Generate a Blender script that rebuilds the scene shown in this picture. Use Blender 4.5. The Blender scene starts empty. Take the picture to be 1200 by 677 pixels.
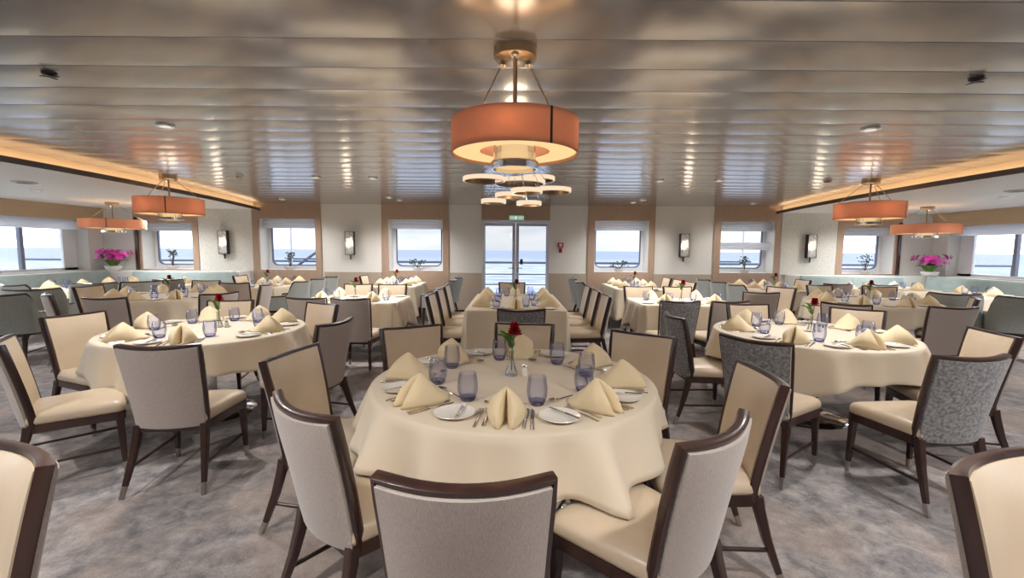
import bpy, bmesh, math, random
from mathutils import Vector, Matrix
random.seed(7)
PI = math.pi
SC = bpy.context.scene
COL = SC.collection

# ------------------------------------------------------------------ materials
def rgb(r, g, b):
    f = lambda c: (c/255/12.92) if c/255 <= 0.04045 else ((c/255+0.055)/1.055)**2.4
    return (f(r), f(g), f(b), 1)

def new_mat(name):
    m = bpy.data.materials.new(name); m.use_nodes = True
    nt = m.node_tree
    b = nt.nodes['Principled BSDF']
    return m, nt, b

def mat(name, col, rough=0.5, metal=0.0, spec=0.5, sheen=0.0, noise=None, bump=None, coat=0.0, stretch=None):
    """noise = (scale, colour2, lo, hi); bump = (scale, strength)"""
    m, nt, b = new_mat(name)
    b.inputs['Base Color'].default_value = col
    b.inputs['Roughness'].default_value = rough
    b.inputs['Metallic'].default_value = metal
    b.inputs['Specular IOR Level'].default_value = spec
    if sheen: b.inputs['Sheen Weight'].default_value = sheen
    if coat: b.inputs['Coat Weight'].default_value = coat
    tc = None
    if noise or bump:
        tc = nt.nodes.new('ShaderNodeTexCoord')
        mp = nt.nodes.new('ShaderNodeMapping')
        nt.links.new(tc.outputs['Object'], mp.inputs['Vector'])
        if stretch: mp.inputs['Scale'].default_value = stretch
    if noise:
        n = nt.nodes.new('ShaderNodeTexNoise'); n.inputs['Scale'].default_value = noise[0]; n.inputs['Detail'].default_value = 5
        nt.links.new(mp.outputs[0], n.inputs['Vector'])
        r = nt.nodes.new('ShaderNodeValToRGB')
        r.color_ramp.elements[0].position = noise[2]; r.color_ramp.elements[0].color = col
        r.color_ramp.elements[1].position = noise[3]; r.color_ramp.elements[1].color = noise[1]
        nt.links.new(n.outputs['Fac'], r.inputs[0]); nt.links.new(r.outputs[0], b.inputs['Base Color'])
    if bump:
        n2 = nt.nodes.new('ShaderNodeTexNoise'); n2.inputs['Scale'].default_value = bump[0]; n2.inputs['Detail'].default_value = 3
        nt.links.new(mp.outputs[0], n2.inputs['Vector'])
        bp = nt.nodes.new('ShaderNodeBump'); bp.inputs['Strength'].default_value = bump[1]; bp.inputs['Distance'].default_value = 0.01
        nt.links.new(n2.outputs['Fac'], bp.inputs['Height']); nt.links.new(bp.outputs[0], b.inputs['Normal'])
    return m

def emit(name, col, strength):
    m, nt, b = new_mat(name)
    nt.nodes.remove(b)
    e = nt.nodes.new('ShaderNodeEmission'); e.inputs[0].default_value = col; e.inputs[1].default_value = strength
    nt.links.new(e.outputs[0], nt.nodes['Material Output'].inputs[0])
    return m

def clear(name, tint, gloss=1.0, rough=0.02, ior=1.45, edge=None):
    """thin clear glass: tinted see-through with a fresnel sheen"""
    m, nt, b = new_mat(name)
    nt.nodes.remove(b)
    t = nt.nodes.new('ShaderNodeBsdfTransparent'); t.inputs[0].default_value = tint
    g = nt.nodes.new('ShaderNodeBsdfGlossy'); g.inputs['Roughness'].default_value = rough
    f = nt.nodes.new('ShaderNodeFresnel'); f.inputs[0].default_value = ior
    mx = nt.nodes.new('ShaderNodeMixShader')
    if edge:
        lw = nt.nodes.new('ShaderNodeLayerWeight'); lw.inputs[0].default_value = 0.35
        mc = nt.nodes.new('ShaderNodeMix'); mc.data_type = 'RGBA'
        mc.inputs['A'].default_value = tint; mc.inputs['B'].default_value = edge
        nt.links.new(lw.outputs['Facing'], mc.inputs['Factor']); nt.links.new(mc.outputs['Result'], t.inputs[0])
    mul = nt.nodes.new('ShaderNodeMath'); mul.operation = 'MULTIPLY'; mul.inputs[1].default_value = gloss
    nt.links.new(f.outputs[0], mul.inputs[0]); nt.links.new(mul.outputs[0], mx.inputs[0])
    nt.links.new(t.outputs[0], mx.inputs[1]); nt.links.new(g.outputs[0], mx.inputs[2])
    nt.links.new(mx.outputs[0], nt.nodes['Material Output'].inputs[0])
    return m

def translucent(name, col, tr=0.6, glow=None):
    m, nt, b = new_mat(name)
    nt.nodes.remove(b)
    d = nt.nodes.new('ShaderNodeBsdfDiffuse'); d.inputs[0].default_value = col
    t = nt.nodes.new('ShaderNodeBsdfTranslucent'); t.inputs[0].default_value = col
    mx = nt.nodes.new('ShaderNodeMixShader'); mx.inputs[0].default_value = tr
    nt.links.new(d.outputs[0], mx.inputs[1]); nt.links.new(t.outputs[0], mx.inputs[2])
    last = mx
    if glow:
        e = nt.nodes.new('ShaderNodeEmission'); e.inputs[0].default_value = glow[0]; e.inputs[1].default_value = glow[1]
        a = nt.nodes.new('ShaderNodeAddShader'); nt.links.new(mx.outputs[0], a.inputs[0]); nt.links.new(e.outputs[0], a.inputs[1]); last = a
    nt.links.new(last.outputs[0], nt.nodes['Material Output'].inputs[0])
    return m

M = {}
M['cloth'] = mat('ivory_table_linen', rgb(224, 209, 185), 0.75, spec=0.25, sheen=0.25, bump=(6, 0.12))
M['napkin'] = mat('cream_napkin_linen', rgb(235, 214, 175), 0.8, spec=0.2, sheen=0.2, bump=(60, 0.06))
M['leather'] = mat('cream_leather', rgb(210, 190, 164), 0.32, spec=0.5, bump=(45, 0.05), noise=(5, rgb(202, 182, 155), .35, .7))
M['taupe'] = mat('taupe_woven_fabric', rgb(170, 157, 148), 0.85, spec=0.2, sheen=0.3, noise=(120, rgb(186, 174, 164), .35, .65), bump=(220, 0.15), stretch=(3, 3, .5))
M['pattern'] = mat('grey_mottled_velvet', rgb(102, 102, 106), 0.7, spec=0.3, sheen=0.3, noise=(62, rgb(168, 163, 160), .34, .70))
M['wood'] = mat('dark_walnut', rgb(48, 29, 25), 0.28, spec=0.5, noise=(14, rgb(68, 43, 36), .35, .75), coat=0.25, stretch=(1, 1, .15))
M['armfab'] = mat('slate_green_fabric', rgb(150, 155, 149), 0.8, spec=0.25, sheen=0.3, noise=(90, rgb(166, 170, 164), .35, .65))
M['arminner'] = mat('pale_slate_leather', rgb(176, 176, 168), 0.4, spec=0.5)
M['banq'] = mat('pale_teal_upholstery', rgb(152, 167, 167), 0.6, spec=0.35, sheen=0.2, noise=(7, rgb(166, 180, 180), .35, .7))
M['chrome'] = mat('polished_chrome', (.80, .79, .77, 1), 0.12, 1.0)
M['steel'] = mat('cutlery_steel', (.78, .75, .70, 1), 0.18, 1.0)
M['bronze'] = mat('brushed_nickel', rgb(176, 156, 130), 0.3, 1.0)
M['ferrule'] = mat('satin_ferrule_metal', rgb(190, 180, 170), 0.3, 1.0)
M['china'] = mat('white_china', rgb(240, 235, 226), 0.15, spec=0.6)
M['tumbler'] = clear('lavender_tinted_glass', (.915, .925, .98, 1), 0.4, 0.04, 1.45, edge=(.80, .82, .93, 1))
M['tumbler_base'] = clear('lavender_glass_base', (.66, .68, .88, 1), 0.8, 0.04, 1.5, edge=(.58, .60, .82, 1))
M['clear'] = clear('clear_glass', (.975, .98, .985, 1), .6, 0.02, 1.5, edge=(.84, .85, .88, 1))
M['pane'] = clear('window_glass', (.97, .98, .985, 1), 0.6, 0.01, 1.35)
M['white'] = mat('white_plaster', rgb(222, 220, 214), 0.7, spec=0.2, noise=(30, rgb(228, 226, 221), .3, .7), bump=(80, 0.04))
M['wallpaper'] = mat('pale_textured_wallcovering', rgb(216, 216, 210), 0.6, spec=0.3, noise=(26, rgb(205, 206, 200), .42, .6), bump=(90, 0.08))
M['wainscot'] = mat('tan_wainscot', rgb(178, 164, 148), 0.5, spec=0.3)
M['brown'] = mat('tan_brown_panel', rgb(170, 146, 127), 0.45, spec=0.4, noise=(9, rgb(162, 138, 119), .35, .7), stretch=(4, 1, .3))
M['fascia'] = mat('beige_fascia', rgb(186, 162, 132), 0.6, spec=0.3)
M['paint'] = mat('white_gloss_paint', rgb(232, 233, 235), 0.35, spec=0.5)
M['frame'] = mat('blue_grey_window_frame', rgb(96, 98, 128), 0.35, spec=0.5)
M['mullion'] = mat('grey_mullion', rgb(120, 124, 140), 0.4, spec=0.5)
M['doorframe'] = mat('pale_lilac_door_frame', rgb(222, 224, 240), 0.35)
M['doorstile'] = mat('door_leaf_aluminium', rgb(196, 198, 212), 0.4)
M['blind'] = translucent('white_blind_fabric', rgb(240, 240, 242), 0.62)
M['soffit'] = mat('white_soffit', rgb(244, 244, 244), 0.5, spec=0.3)
M['lip'] = mat('dark_soffit_lip', rgb(84, 76, 72), 0.4, spec=0.4)
M['cove'] = mat('cove_board', rgb(226, 204, 172), 0.6, spec=0.2)
M['led'] = emit('warm_led_tape', (1, .70, .44, 1), 8.5)
M['copper'] = None
M['green'] = mat('leaf_green', rgb(70, 110, 44), 0.5, spec=0.4, noise=(18, rgb(104, 142, 66), .3, .7))
M['darkgreen'] = mat('dark_leaf', rgb(62, 74, 66), 0.5, spec=0.4, noise=(18, rgb(84, 96, 84), .3, .7))
M['red'] = mat('carnation_red', rgb(176, 18, 34), 0.7, spec=0.2, noise=(70, rgb(128, 8, 22), .3, .7))
M['magenta'] = mat('orchid_magenta', rgb(216, 48, 168), 0.6, spec=0.3, noise=(30, rgb(236, 112, 200), .4, .75))
M['pot'] = mat('white_ceramic', rgb(232, 230, 226), 0.25, spec=0.6)
M['twig'] = mat('dark_twig', rgb(60, 54, 50), 0.6)
M['gold'] = mat('gold_bowl', rgb(190, 160, 90), 0.35, 0.8)
M['redbox'] = mat('red_plastic', rgb(170, 40, 36), 0.4)
M['dark'] = mat('dark_metal', rgb(60, 58, 58), 0.4, 0.6)
M['exitgreen'] = emit('exit_sign_green', rgb(160, 200, 174), 0.75)
M['exitwhite'] = emit('exit_sign_white', rgb(225, 240, 228), 0.95)
M['lens'] = emit('downlight_lens', (1, .95, .90, 1), .9)
M['raildark'] = mat('painted_rail', rgb(104, 108, 124), 0.45)
M['deck'] = mat('deck_paint', rgb(120, 128, 130), 0.6)
M['pipe'] = mat('pale_painted_steel', rgb(205, 208, 214), 0.5)
M['shade'] = translucent('copper_silk_shade', rgb(226, 184, 160), 0.42)
M['shade_in'] = translucent('copper_silk_lining', rgb(230, 188, 166), 0.35)
M['opal'] = translucent('opal_cover', rgb(250, 244, 232), 0.92)
M['diffuser'] = emit('lamp_diffuser', (1, .66, .31, 1), 1.1)
M['lampglass'] = emit('lamp_glass', (1, .66, .32, 1), 0.95)
M['ringglow'] = emit('ring_lamp_glow', (1, .77, .54, 1), 1.0)
M['sconceglow'] = emit('sconce_glow', (1, .88, .72, 1), 1.15)
M['sconceglass'] = mat('etched_silver_glass', rgb(150, 152, 156), 0.3, 0.4, noise=(40, rgb(206, 206, 208), .4, .6))

def carpet_mat():
    m, nt, b = new_mat('mottled_grey_carpet')
    tc = nt.nodes.new('ShaderNodeTexCoord')
    def nz(scale, det, dist=0.0, rough=0.6):
        n = nt.nodes.new('ShaderNodeTexNoise'); n.inputs['Scale'].default_value = scale
        n.inputs['Detail'].default_value = det; n.inputs['Distortion'].default_value = dist; n.inputs['Roughness'].default_value = rough
        nt.links.new(tc.outputs['Object'], n.inputs['Vector']); return n
    a = nz(7.5, 10, .3, .72); c = nz(1.3, 6, .3); d = nz(120, 3)
    r1 = nt.nodes.new('ShaderNodeValToRGB')
    r1.color_ramp.elements[0].position = .36; r1.color_ramp.elements[0].color = rgb(104, 103, 106)
    r1.color_ramp.elements[1].position = .66; r1.color_ramp.elements[1].color = rgb(186, 177, 172)
    e = r1.color_ramp.elements.new(.5); e.color = rgb(150, 144, 143)
    nt.links.new(a.outputs[0], r1.inputs[0])
    r2 = nt.nodes.new('ShaderNodeValToRGB')
    r2.color_ramp.elements[0].position = .44; r2.color_ramp.elements[0].color = (0, 0, 0, 1)
    r2.color_ramp.elements[1].position = .62; r2.color_ramp.elements[1].color = (.6, .6, .6, 1)
    nt.links.new(c.outputs[0], r2.inputs[0])
    mx = nt.nodes.new('ShaderNodeMix'); mx.data_type = 'RGBA'
    mx.inputs['B'].default_value = rgb(172, 150, 136)
    nt.links.new(r2.outputs[0], mx.inputs['Factor']); nt.links.new(r1.outputs[0], mx.inputs['A'])
    m2 = nt.nodes.new('ShaderNodeMix'); m2.data_type = 'RGBA'; m2.blend_type = 'MULTIPLY'; m2.inputs['Factor'].default_value = .35
    r3 = nt.nodes.new('ShaderNodeValToRGB')
    r3.color_ramp.elements[0].position = .35; r3.color_ramp.elements[0].color = (.45, .45, .45, 1); r3.color_ramp.elements[1].position = .6
    nt.links.new(d.outputs[0], r3.inputs[0])
    nt.links.new(mx.outputs['Result'], m2.inputs['A']); nt.links.new(r3.outputs[0], m2.inputs['B'])
    nt.links.new(m2.outputs['Result'], b.inputs['Base Color'])
    b.inputs['Roughness'].default_value = .95; b.inputs['Specular IOR Level'].default_value = .1; b.inputs['Sheen Weight'].default_value = .2
    bp = nt.nodes.new('ShaderNodeBump'); bp.inputs['Strength'].default_value = .35; bp.inputs['Distance'].default_value = .01
    nt.links.new(d.outputs[0], bp.inputs['Height']); nt.links.new(bp.outputs[0], b.inputs['Normal'])
    return m
M['carpet'] = carpet_mat()

def ceiling_mat():
    m, nt, b = new_mat('satin_metal_planks')
    tc = nt.nodes.new('ShaderNodeTexCoord')
    n = nt.nodes.new('ShaderNodeTexNoise'); n.inputs['Scale'].default_value = .8; n.inputs['Detail'].default_value = 2
    nt.links.new(tc.outputs['Object'], n.inputs['Vector'])
    r = nt.nodes.new('ShaderNodeValToRGB')
    r.color_ramp.elements[0].color = rgb(184, 181, 179); r.color_ramp.elements[1].color = rgb(194, 191, 189)
    nt.links.new(n.outputs[0], r.inputs[0]); nt.links.new(r.outputs[0], b.inputs['Base Color'])
    b.inputs['Metallic'].default_value = .72; b.inputs['Roughness'].default_value = .19
    bp = nt.nodes.new('ShaderNodeBump'); bp.inputs['Strength'].default_value = .008; bp.inputs['Distance'].default_value = .05
    n2 = nt.nodes.new('ShaderNodeTexNoise'); n2.inputs['Scale'].default_value = 1.6
    nt.links.new(tc.outputs['Object'], n2.inputs['Vector'])
    nt.links.new(n2.outputs[0], bp.inputs['Height']); nt.links.new(bp.outputs[0], b.inputs['Normal'])
    return m
M['ceil'] = ceiling_mat()

def sea_mat():
    m, nt, b = new_mat('grey_sea')
    tc = nt.nodes.new('ShaderNodeTexCoord'); mp = nt.nodes.new('ShaderNodeMapping')
    mp.inputs['Scale'].default_value = (.035, .11, 1)
    nt.links.new(tc.outputs['Object'], mp.inputs[0])
    n = nt.nodes.new('ShaderNodeTexNoise'); n.inputs['Scale'].default_value = 1.4; n.inputs['Detail'].default_value = 8; n.inputs['Roughness'].default_value = .65
    nt.links.new(mp.outputs[0], n.inputs['Vector'])
    r = nt.nodes.new('ShaderNodeValToRGB')
    r.color_ramp.elements[0].position = .42; r.color_ramp.elements[0].color = rgb(140, 150, 168)
    r.color_ramp.elements[1].position = .60; r.color_ramp.elements[1].color = rgb(216, 220, 228)
    nt.links.new(n.outputs[0], r.inputs[0])
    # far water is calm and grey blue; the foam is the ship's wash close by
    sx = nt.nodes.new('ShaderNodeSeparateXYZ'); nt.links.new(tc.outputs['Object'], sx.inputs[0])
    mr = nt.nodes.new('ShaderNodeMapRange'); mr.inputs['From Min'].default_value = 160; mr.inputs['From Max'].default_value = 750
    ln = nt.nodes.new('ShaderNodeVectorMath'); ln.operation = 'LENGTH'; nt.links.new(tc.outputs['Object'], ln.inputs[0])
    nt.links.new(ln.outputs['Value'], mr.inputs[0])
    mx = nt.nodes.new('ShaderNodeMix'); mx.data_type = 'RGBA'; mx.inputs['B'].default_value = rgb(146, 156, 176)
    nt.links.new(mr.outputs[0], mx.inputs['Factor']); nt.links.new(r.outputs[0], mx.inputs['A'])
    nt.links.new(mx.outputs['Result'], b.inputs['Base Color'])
    b.inputs['Roughness'].default_value = .6; b.inputs['Specular IOR Level'].default_value = .2
    return m
M['sea'] = sea_mat()

# ------------------------------------------------------------------ mesh helpers
class MB:
    def __init__(s): s.v = []; s.f = []
    def box(s, x0, x1, y0, y1, z0, z1):
        o = len(s.v)
        s.v += [(x0,y0,z0),(x1,y0,z0),(x1,y1,z0),(x0,y1,z0),(x0,y0,z1),(x1,y0,z1),(x1,y1,z1),(x0,y1,z1)]
        s.f += [tuple(o+i for i in q) for q in ((0,3,2,1),(4,5,6,7),(0,1,5,4),(1,2,6,5),(2,3,7,6),(3,0,4,7))]
        return s
    def loft(s, rings, closed=True, cap0=True, cap1=True, loop=False):
        o = len(s.v); n = len(rings[0])
        for r in rings: s.v += [tuple(p) for p in r]
        k = len(rings); kk = k if loop else k-1
        for i in range(kk):
            a = o+i*n; b = o+((i+1) % k)*n
            for j in range(n if closed else n-1):
                j2 = (j+1) % n
                s.f.append((a+j, a+j2, b+j2, b+j))
        if closed and not loop:
            if cap0: s.f.append(tuple(o+j for j in reversed(range(n))))
            if cap1: s.f.append(tuple(o+(k-1)*n+j for j in range(n)))
        return s
    def lathe(s, prof, n=24, c=(0,0,0), cap0=False, cap1=False, loop=False):
        rings = [[(c[0]+r*math.cos(2*PI*j/n), c[1]+r*math.sin(2*PI*j/n), c[2]+z) for j in range(n)] for r, z in prof]
        return s.loft(rings, True, cap0, cap1, loop)
    def tube(s, pts, rad, n=8, square=False):
        """pts list; rad number or list; caps"""
        pts = [Vector(p) for p in pts]; k = len(pts)
        rads = rad if isinstance(rad, (list, tuple)) else [rad]*k
        rings = []; up = None
        for i, p in enumerate(pts):
            t = (pts[min(i+1, k-1)]-pts[max(i-1, 0)]).normalized()
            ref = Vector((0,0,1)) if abs(t.z) < .9 else Vector((0,1,0))
            if up is None: a = t.cross(ref).normalized()
            else:
                a = (up - t*up.dot(t)).normalized()
            up = a; b = t.cross(a)
            if square:
                q = rads[i]; ch = q*.72
                off = [(q,ch),(ch,q),(-ch,q),(-q,ch),(-q,-ch),(-ch,-q),(ch,-q),(q,-ch)]
                rings.append([p + a*u + b*v for u, v in off])
            else:
                rings.append([p + a*math.cos(2*PI*j/n)*rads[i] + b*math.sin(2*PI*j/n)*rads[i] for j in range(n)])
        return s.loft(rings)
    def mesh(s, name, m, smooth=True, sharp=40):
        me = bpy.data.meshes.new(name); me.from_pydata(s.v, [], s.f); me.update()
        bm = bmesh.new(); bm.from_mesh(me)
        bmesh.ops.recalc_face_normals(bm, faces=bm.faces)
        if smooth:
            for f in bm.faces: f.smooth = True
            lim = math.radians(sharp)
            for e in bm.edges:
                if len(e.link_faces) == 2 and e.calc_face_angle(0) > lim: e.smooth = False
        bm.to_mesh(me); bm.free()
        me.materials.append(m)
        return me
    def obj(s, name, m, parent=None, smooth=True, loc=None, sharp=40):
        o = bpy.data.objects.new(name, s.mesh(name, m, smooth, sharp)); COL.objects.link(o)
        if parent: o.parent = parent
        if loc: o.location = loc
        return o

def bevel(o, w, seg=2):
    bm = bmesh.new(); bm.from_mesh(o.data)
    bmesh.ops.bevel(bm, geom=[e for e in bm.edges if len(e.link_faces) == 2 and e.calc_face_angle(0) > .5], offset=w, segments=seg, profile=.6, affect='EDGES')
    for f in bm.faces: f.smooth = True
    for e in bm.edges:
        if len(e.link_faces) == 2 and e.calc_face_angle(0) > .7: e.smooth = False
    bm.to_mesh(o.data); bm.free()
    return o

def empty(name, loc=(0,0,0), rz=0):
    o = bpy.data.objects.new(name, None); COL.objects.link(o)
    o.empty_display_size = .1; o.location = loc; o.rotation_euler = (0,0,rz)
    return o
USED = {}
def tag(o, label, cat, group=None, kind=None):
    USED[label] = USED.get(label, 0)+1
    o['label'] = label; o['category'] = cat
    if group: o['group'] = group
    if kind: o['kind'] = kind
    return o
def struct(o): o['kind'] = 'structure'; return o
KIDS = {}
def kids(o):
    return [c for c in bpy.data.objects if c.parent == o]
def copy_tree(o, parent=None):
    c = o.copy(); COL.objects.link(c)
    if parent: c.parent = parent
    if o.name not in KIDS: KIDS[o.name] = kids(o)
    for ch in KIDS[o.name]: copy_tree(ch, c)
    return c
class Proto:
    """first call hands out the model itself, later calls copies of it"""
    def __init__(s, root): s.root = root; s.used = False
    def put(s, loc, rz, label, cat, group=None, scale=None):
        o = s.root if not s.used else copy_tree(s.root)
        s.used = True
        o.location = loc; o.rotation_euler = (0,0,rz)
        if scale: o.scale = scale
        return tag(o, label, cat, group)

# ------------------------------------------------------------------ camera
F_PX, HC, YH, ROLL = 520.0, 1.46, 292.0, math.radians(.4)
pit = math.atan((338.5-YH)/F_PX)
Fv = Vector((0, math.cos(pit), -math.sin(pit))); Uv = Vector((0, math.sin(pit), math.cos(pit))); Rv = Vector((1,0,0))
R2 = Rv*math.cos(ROLL)+Uv*math.sin(ROLL); U2 = -Rv*math.sin(ROLL)+Uv*math.cos(ROLL)
cd = bpy.data.cameras.new('camera'); cam = bpy.data.objects.new('camera', cd); COL.objects.link(cam)
cd.sensor_fit = 'HORIZONTAL'; cd.sensor_width = 36; cd.lens = F_PX/1200*36; cd.clip_end = 9000; cd.clip_start = .05
m3 = Matrix((R2, U2, -Fv)).transposed().to_4x4()
m3.translation = (0,0,HC); cam.matrix_world = m3
SC.camera = cam

CX = .12                       # room centre line
ZC = 2.43                      # plank ceiling
ZS = 2.30                      # side soffits
YB = 9.9                       # rear wall
YF = -6.0                      # wall behind the photographer
XL, XR = CX-9.2, CX+9.2
def at(x, y, z):
    v = Fv + R2*((x-600)/F_PX) + U2*((338.5-y)/F_PX)
    t = (z-HC)/v.z
    return Vector((v.x*t, v.y*t, z))

# ------------------------------------------------------------------ the setting
fl = struct(MB().box(XL-.5, XR+.5, YF, YB+.4, -.1, 0).obj('floor', M['carpet'], smooth=False))
struct(MB().box(XL-.5, XR+.5, YF-.2, YF, 0, 2.7).obj('wall_front', M['white'], smooth=False))

# plank ceiling: shallow bowed planks with seams between
pitch = .335
seam0 = at(600, 46, ZC).y
y = seam0
while y > YF: y -= pitch
mb = MB(); xs = [-6.6, 6.8]
prof = [(.0, .02), (.006, .004), (.012, .0), (.12, -.0020), (.25, -.0034), (.5, -.0045), (.75, -.0034), (.88, -.0020), (.988, .0), (.994, .004), (1., .02)]
while y < YB:
    ring = [[(x, y+s*pitch, ZC+dz) for s, dz in prof] for x in (xs[0], xs[1])]
    mb.loft(ring, closed=False)
    y += pitch
mb.box(xs[0], xs[1], YF, YB, ZC+.018, ZC+.06)
struct(mb.obj('ceiling', M['ceil'], sharp=50))

# side soffits with cove
def edge_x(Y, sgn):
    d = 5.05+.021*(Y-4.4)**2
    return CX + sgn*d
YS = [YF + (YB-YF)*i/48 for i in range(49)]
for sgn, side in ((-1, 'left'), (1, 'right')):
    xo = XL-.5 if sgn < 0 else XR+.5
    mb = MB()
    ring = []
    for Y in YS:
        xe = edge_x(Y, sgn)
        ring.append([(xe+sgn*.02, Y, ZS), (xo, Y, ZS), (xo, Y, ZS+.01), (xe+sgn*.02, Y, ZS+.01)])
    struct(mb.loft(ring).obj('ceiling_'+side, M['soffit'], sharp=30))
    mb = MB(); ring = []
    for Y in YS:
        xe = edge_x(Y, sgn)
        ring.append([(xe, Y, ZS-.03), (xe+sgn*.025, Y, ZS-.03), (xe+sgn*.025, Y, ZS+.03), (xe, Y, ZS+.03)])
    struct(mb.loft(ring).obj('trim_1' if sgn < 0 else 'trim_2', M['lip'], sharp=30))
    mb = MB(); ring = []
    for Y in YS:
        xe = edge_x(Y, sgn)+sgn*.13
        ring.append([(xe, Y, ZS+.01), (xe+sgn*.02, Y, ZS+.01), (xe+sgn*.02, Y, ZC+.02), (xe, Y, ZC+.02)])
    struct(mb.loft(ring).obj('trim_3' if sgn < 0 else 'trim_4', M['cove'], sharp=30))
    mb = MB(); ring = []
    for Y in YS:
        xe = edge_x(Y, sgn)+sgn*.05
        ring.append([(xe, Y, ZS+.0105), (xe+sgn*.03, Y, ZS+.0105), (xe+sgn*.03, Y, ZS+.016), (xe, Y, ZS+.016)])
    mb.loft(ring); t = mb.obj('light_strip', M['led'])
    tag(t, 'warm glowing cove light strip along the %s curved ceiling edge' % side, 'light')

# rear wall with openings
WINS = [(CX-7.77, .57, 'w'), (CX-5.10, .62, 'w'), (CX-2.26, .60, 'w'), (CX+2.30, .60, 'w'), (CX+5.09, .60, 'w'), (CX+7.78, .57, 'w')]
ZW0, ZW1 = .97, 2.10
DX0, DX1 = -.66, .81
openings = [(c-h, c+h, ZW0, ZW1 if abs(c-CX) < 7 else 1.98) for c, h, _ in WINS] + [(DX0, DX1, 0, 2.09)]
openings.sort()
mb = MB(); x = XL-.5
for a, b, z0, z1 in openings:
    mb.box(x, a, YB, YB+.4, 0, 2.6)
    if z0 > 0: mb.box(a, b, YB, YB+.4, 0, z0)
    mb.box(a, b, YB, YB+.4, z1, 2.6)
    x = b
mb.box(x, XR+.5, YB, YB+.4, 0, 2.6)
struct(mb.obj('wall_back', M['white'], smooth=False))
# tan lower wall and brown window surrounds
def plate_with_hole(x0, x1, z0, z1, a, b, c, d, yf, yb):
    mb = MB()
    mb.box(x0, a, yf, yb, z0, z1); mb.box(b, x1, yf, yb, z0, z1)
    mb.box(a, b, yf, yb, d, z1)
    if c > z0: mb.box(a, b, yf, yb, z0, c)
    return mb
tn = 5
for (c, h, _), (a, b, z0, z1) in zip(sorted(WINS), [o for o in openings if o[2] > 0]):
    top = ZC+.02 if abs(c-CX) < 6.2 else ZS+.01
    struct(plate_with_hole(a-.15, b+.13, 0, top, a, b, z0, z1, YB-.03, YB).obj('trim_%d' % tn, M['brown'], smooth=False)); tn += 1
struct(MB().box(DX0-.02, DX1+.02, YB-.025, YB, 2.10, ZC+.02).obj('trim_%d' % tn, M['brown'], smooth=False)); tn += 1
spans = [(-4.32+.14, -2.74-.16), (-1.54+.14, DX0-.01), (DX1+.01, 1.82-.16), (3.02+.14, 4.61-.16)]
mb = MB()
for a, b in spans: mb.box(a, b, YB-.018, YB, 0, .93)
struct(mb.obj('trim_%d' % tn, M['wainscot'], smooth=False)); tn += 1
# pale textured panels at the outer ends
mb = MB()
mb.box(CX-7.2+.14, CX-5.72-.15, YB-.022, YB, .93, ZS+.01); mb.box(CX+5.69+.14, CX+7.21-.15, YB-.022, YB, .93, ZS+.01)
struct(mb.obj('trim_%d' % tn, M['wallpaper'], smooth=False)); tn += 1

def rrect(a, b, c, d, r, n=6):
    pts = []
    for cx, cz, a0 in ((b-r, c+r, -PI/2), (b-r, d-r, 0), (a+r, d-r, PI/2), (a+r, c+r, PI)):
        for i in range(n+1):
            t = a0+PI/2*i/n; pts.append((cx+r*math.cos(t), cz+r*math.sin(t)))
    return pts
def rect_like(a, b, c, d, n=6):
    """same count as rrect, on a plain rectangle"""
    pts = []
    for cx, cz, e in ((b, c, 0), (b, d, 1), (a, d, 2), (a, c, 3)):
        for i in range(n+1): pts.append((cx, cz))
    return pts
for i, (a, b, z0, z1) in enumerate([o for o in openings if o[2] > 0]):
    w = struct(empty('window_%d' % (i+1), ((a+b)/2, YB+.34, z0)))
    ox, oz = (a+b)/2, z0
    inn = rrect(a+.075, b-.075, z0+.085, z1-.06, .13); out = rect_like(a, b, z0, z1)
    P = lambda pts, y: [(px-ox, y, pz-oz) for px, pz in pts]
    MB().loft([P(out, .0), P(inn, .0), P(inn, .05), P(out, .05)], loop=True).obj('window_plate', M['paint'], w, sharp=30)
    in2 = rrect(a+.097, b-.097, z0+.107, z1-.082, .115)
    MB().loft([P(inn, -.006), P(in2, -.006), P(in2, .045), P(inn, .045)], loop=True).obj('window_frame', M['frame'], w, sharp=30)
    mb = MB(); mb.loft([P(inn, .02), P(inn, .028)]); mb.obj('pane', M['pane'], w, sharp=30)
    sh = .20 if abs(ox-CX) < 7 else .16
    if i == 4: sh = .20
    # roman blind with soft folds at the top of the opening
    mb = MB(); rows = 8; ring = []
    for k in range(rows+1):
        z = (z1-z0)-.005-sh*k/rows
        yy = -.20-.012*(k % 2)-.006*k/rows
        ring.append([(a-ox+.01, yy, z), (b-ox-.01, yy, z), (b-ox-.01, yy+.03, z), (a-ox+.01, yy+.03, z)])
    mb.loft(ring).obj('blind', M['blind'], w, sharp=50)
    if i == 4:   # this blind hangs halfway
        mb = MB(); ring = []
        for k in range(rows+1):
            z = .68-.17*k/rows; yy = -.20-.012*(k % 2)
            ring.append([(a-ox+.01, yy, z), (b-ox-.01, yy, z), (b-ox-.01, yy+.03, z), (a-ox+.01, yy+.03, z)])
        mb.loft(ring).obj('blind_hem', M['blind'], w, sharp=50)
    MB().box(a-ox-.0, b-ox, -.36, 0, -.02, .004).obj('window_sill', M['paint'], w, smooth=False)

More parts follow.
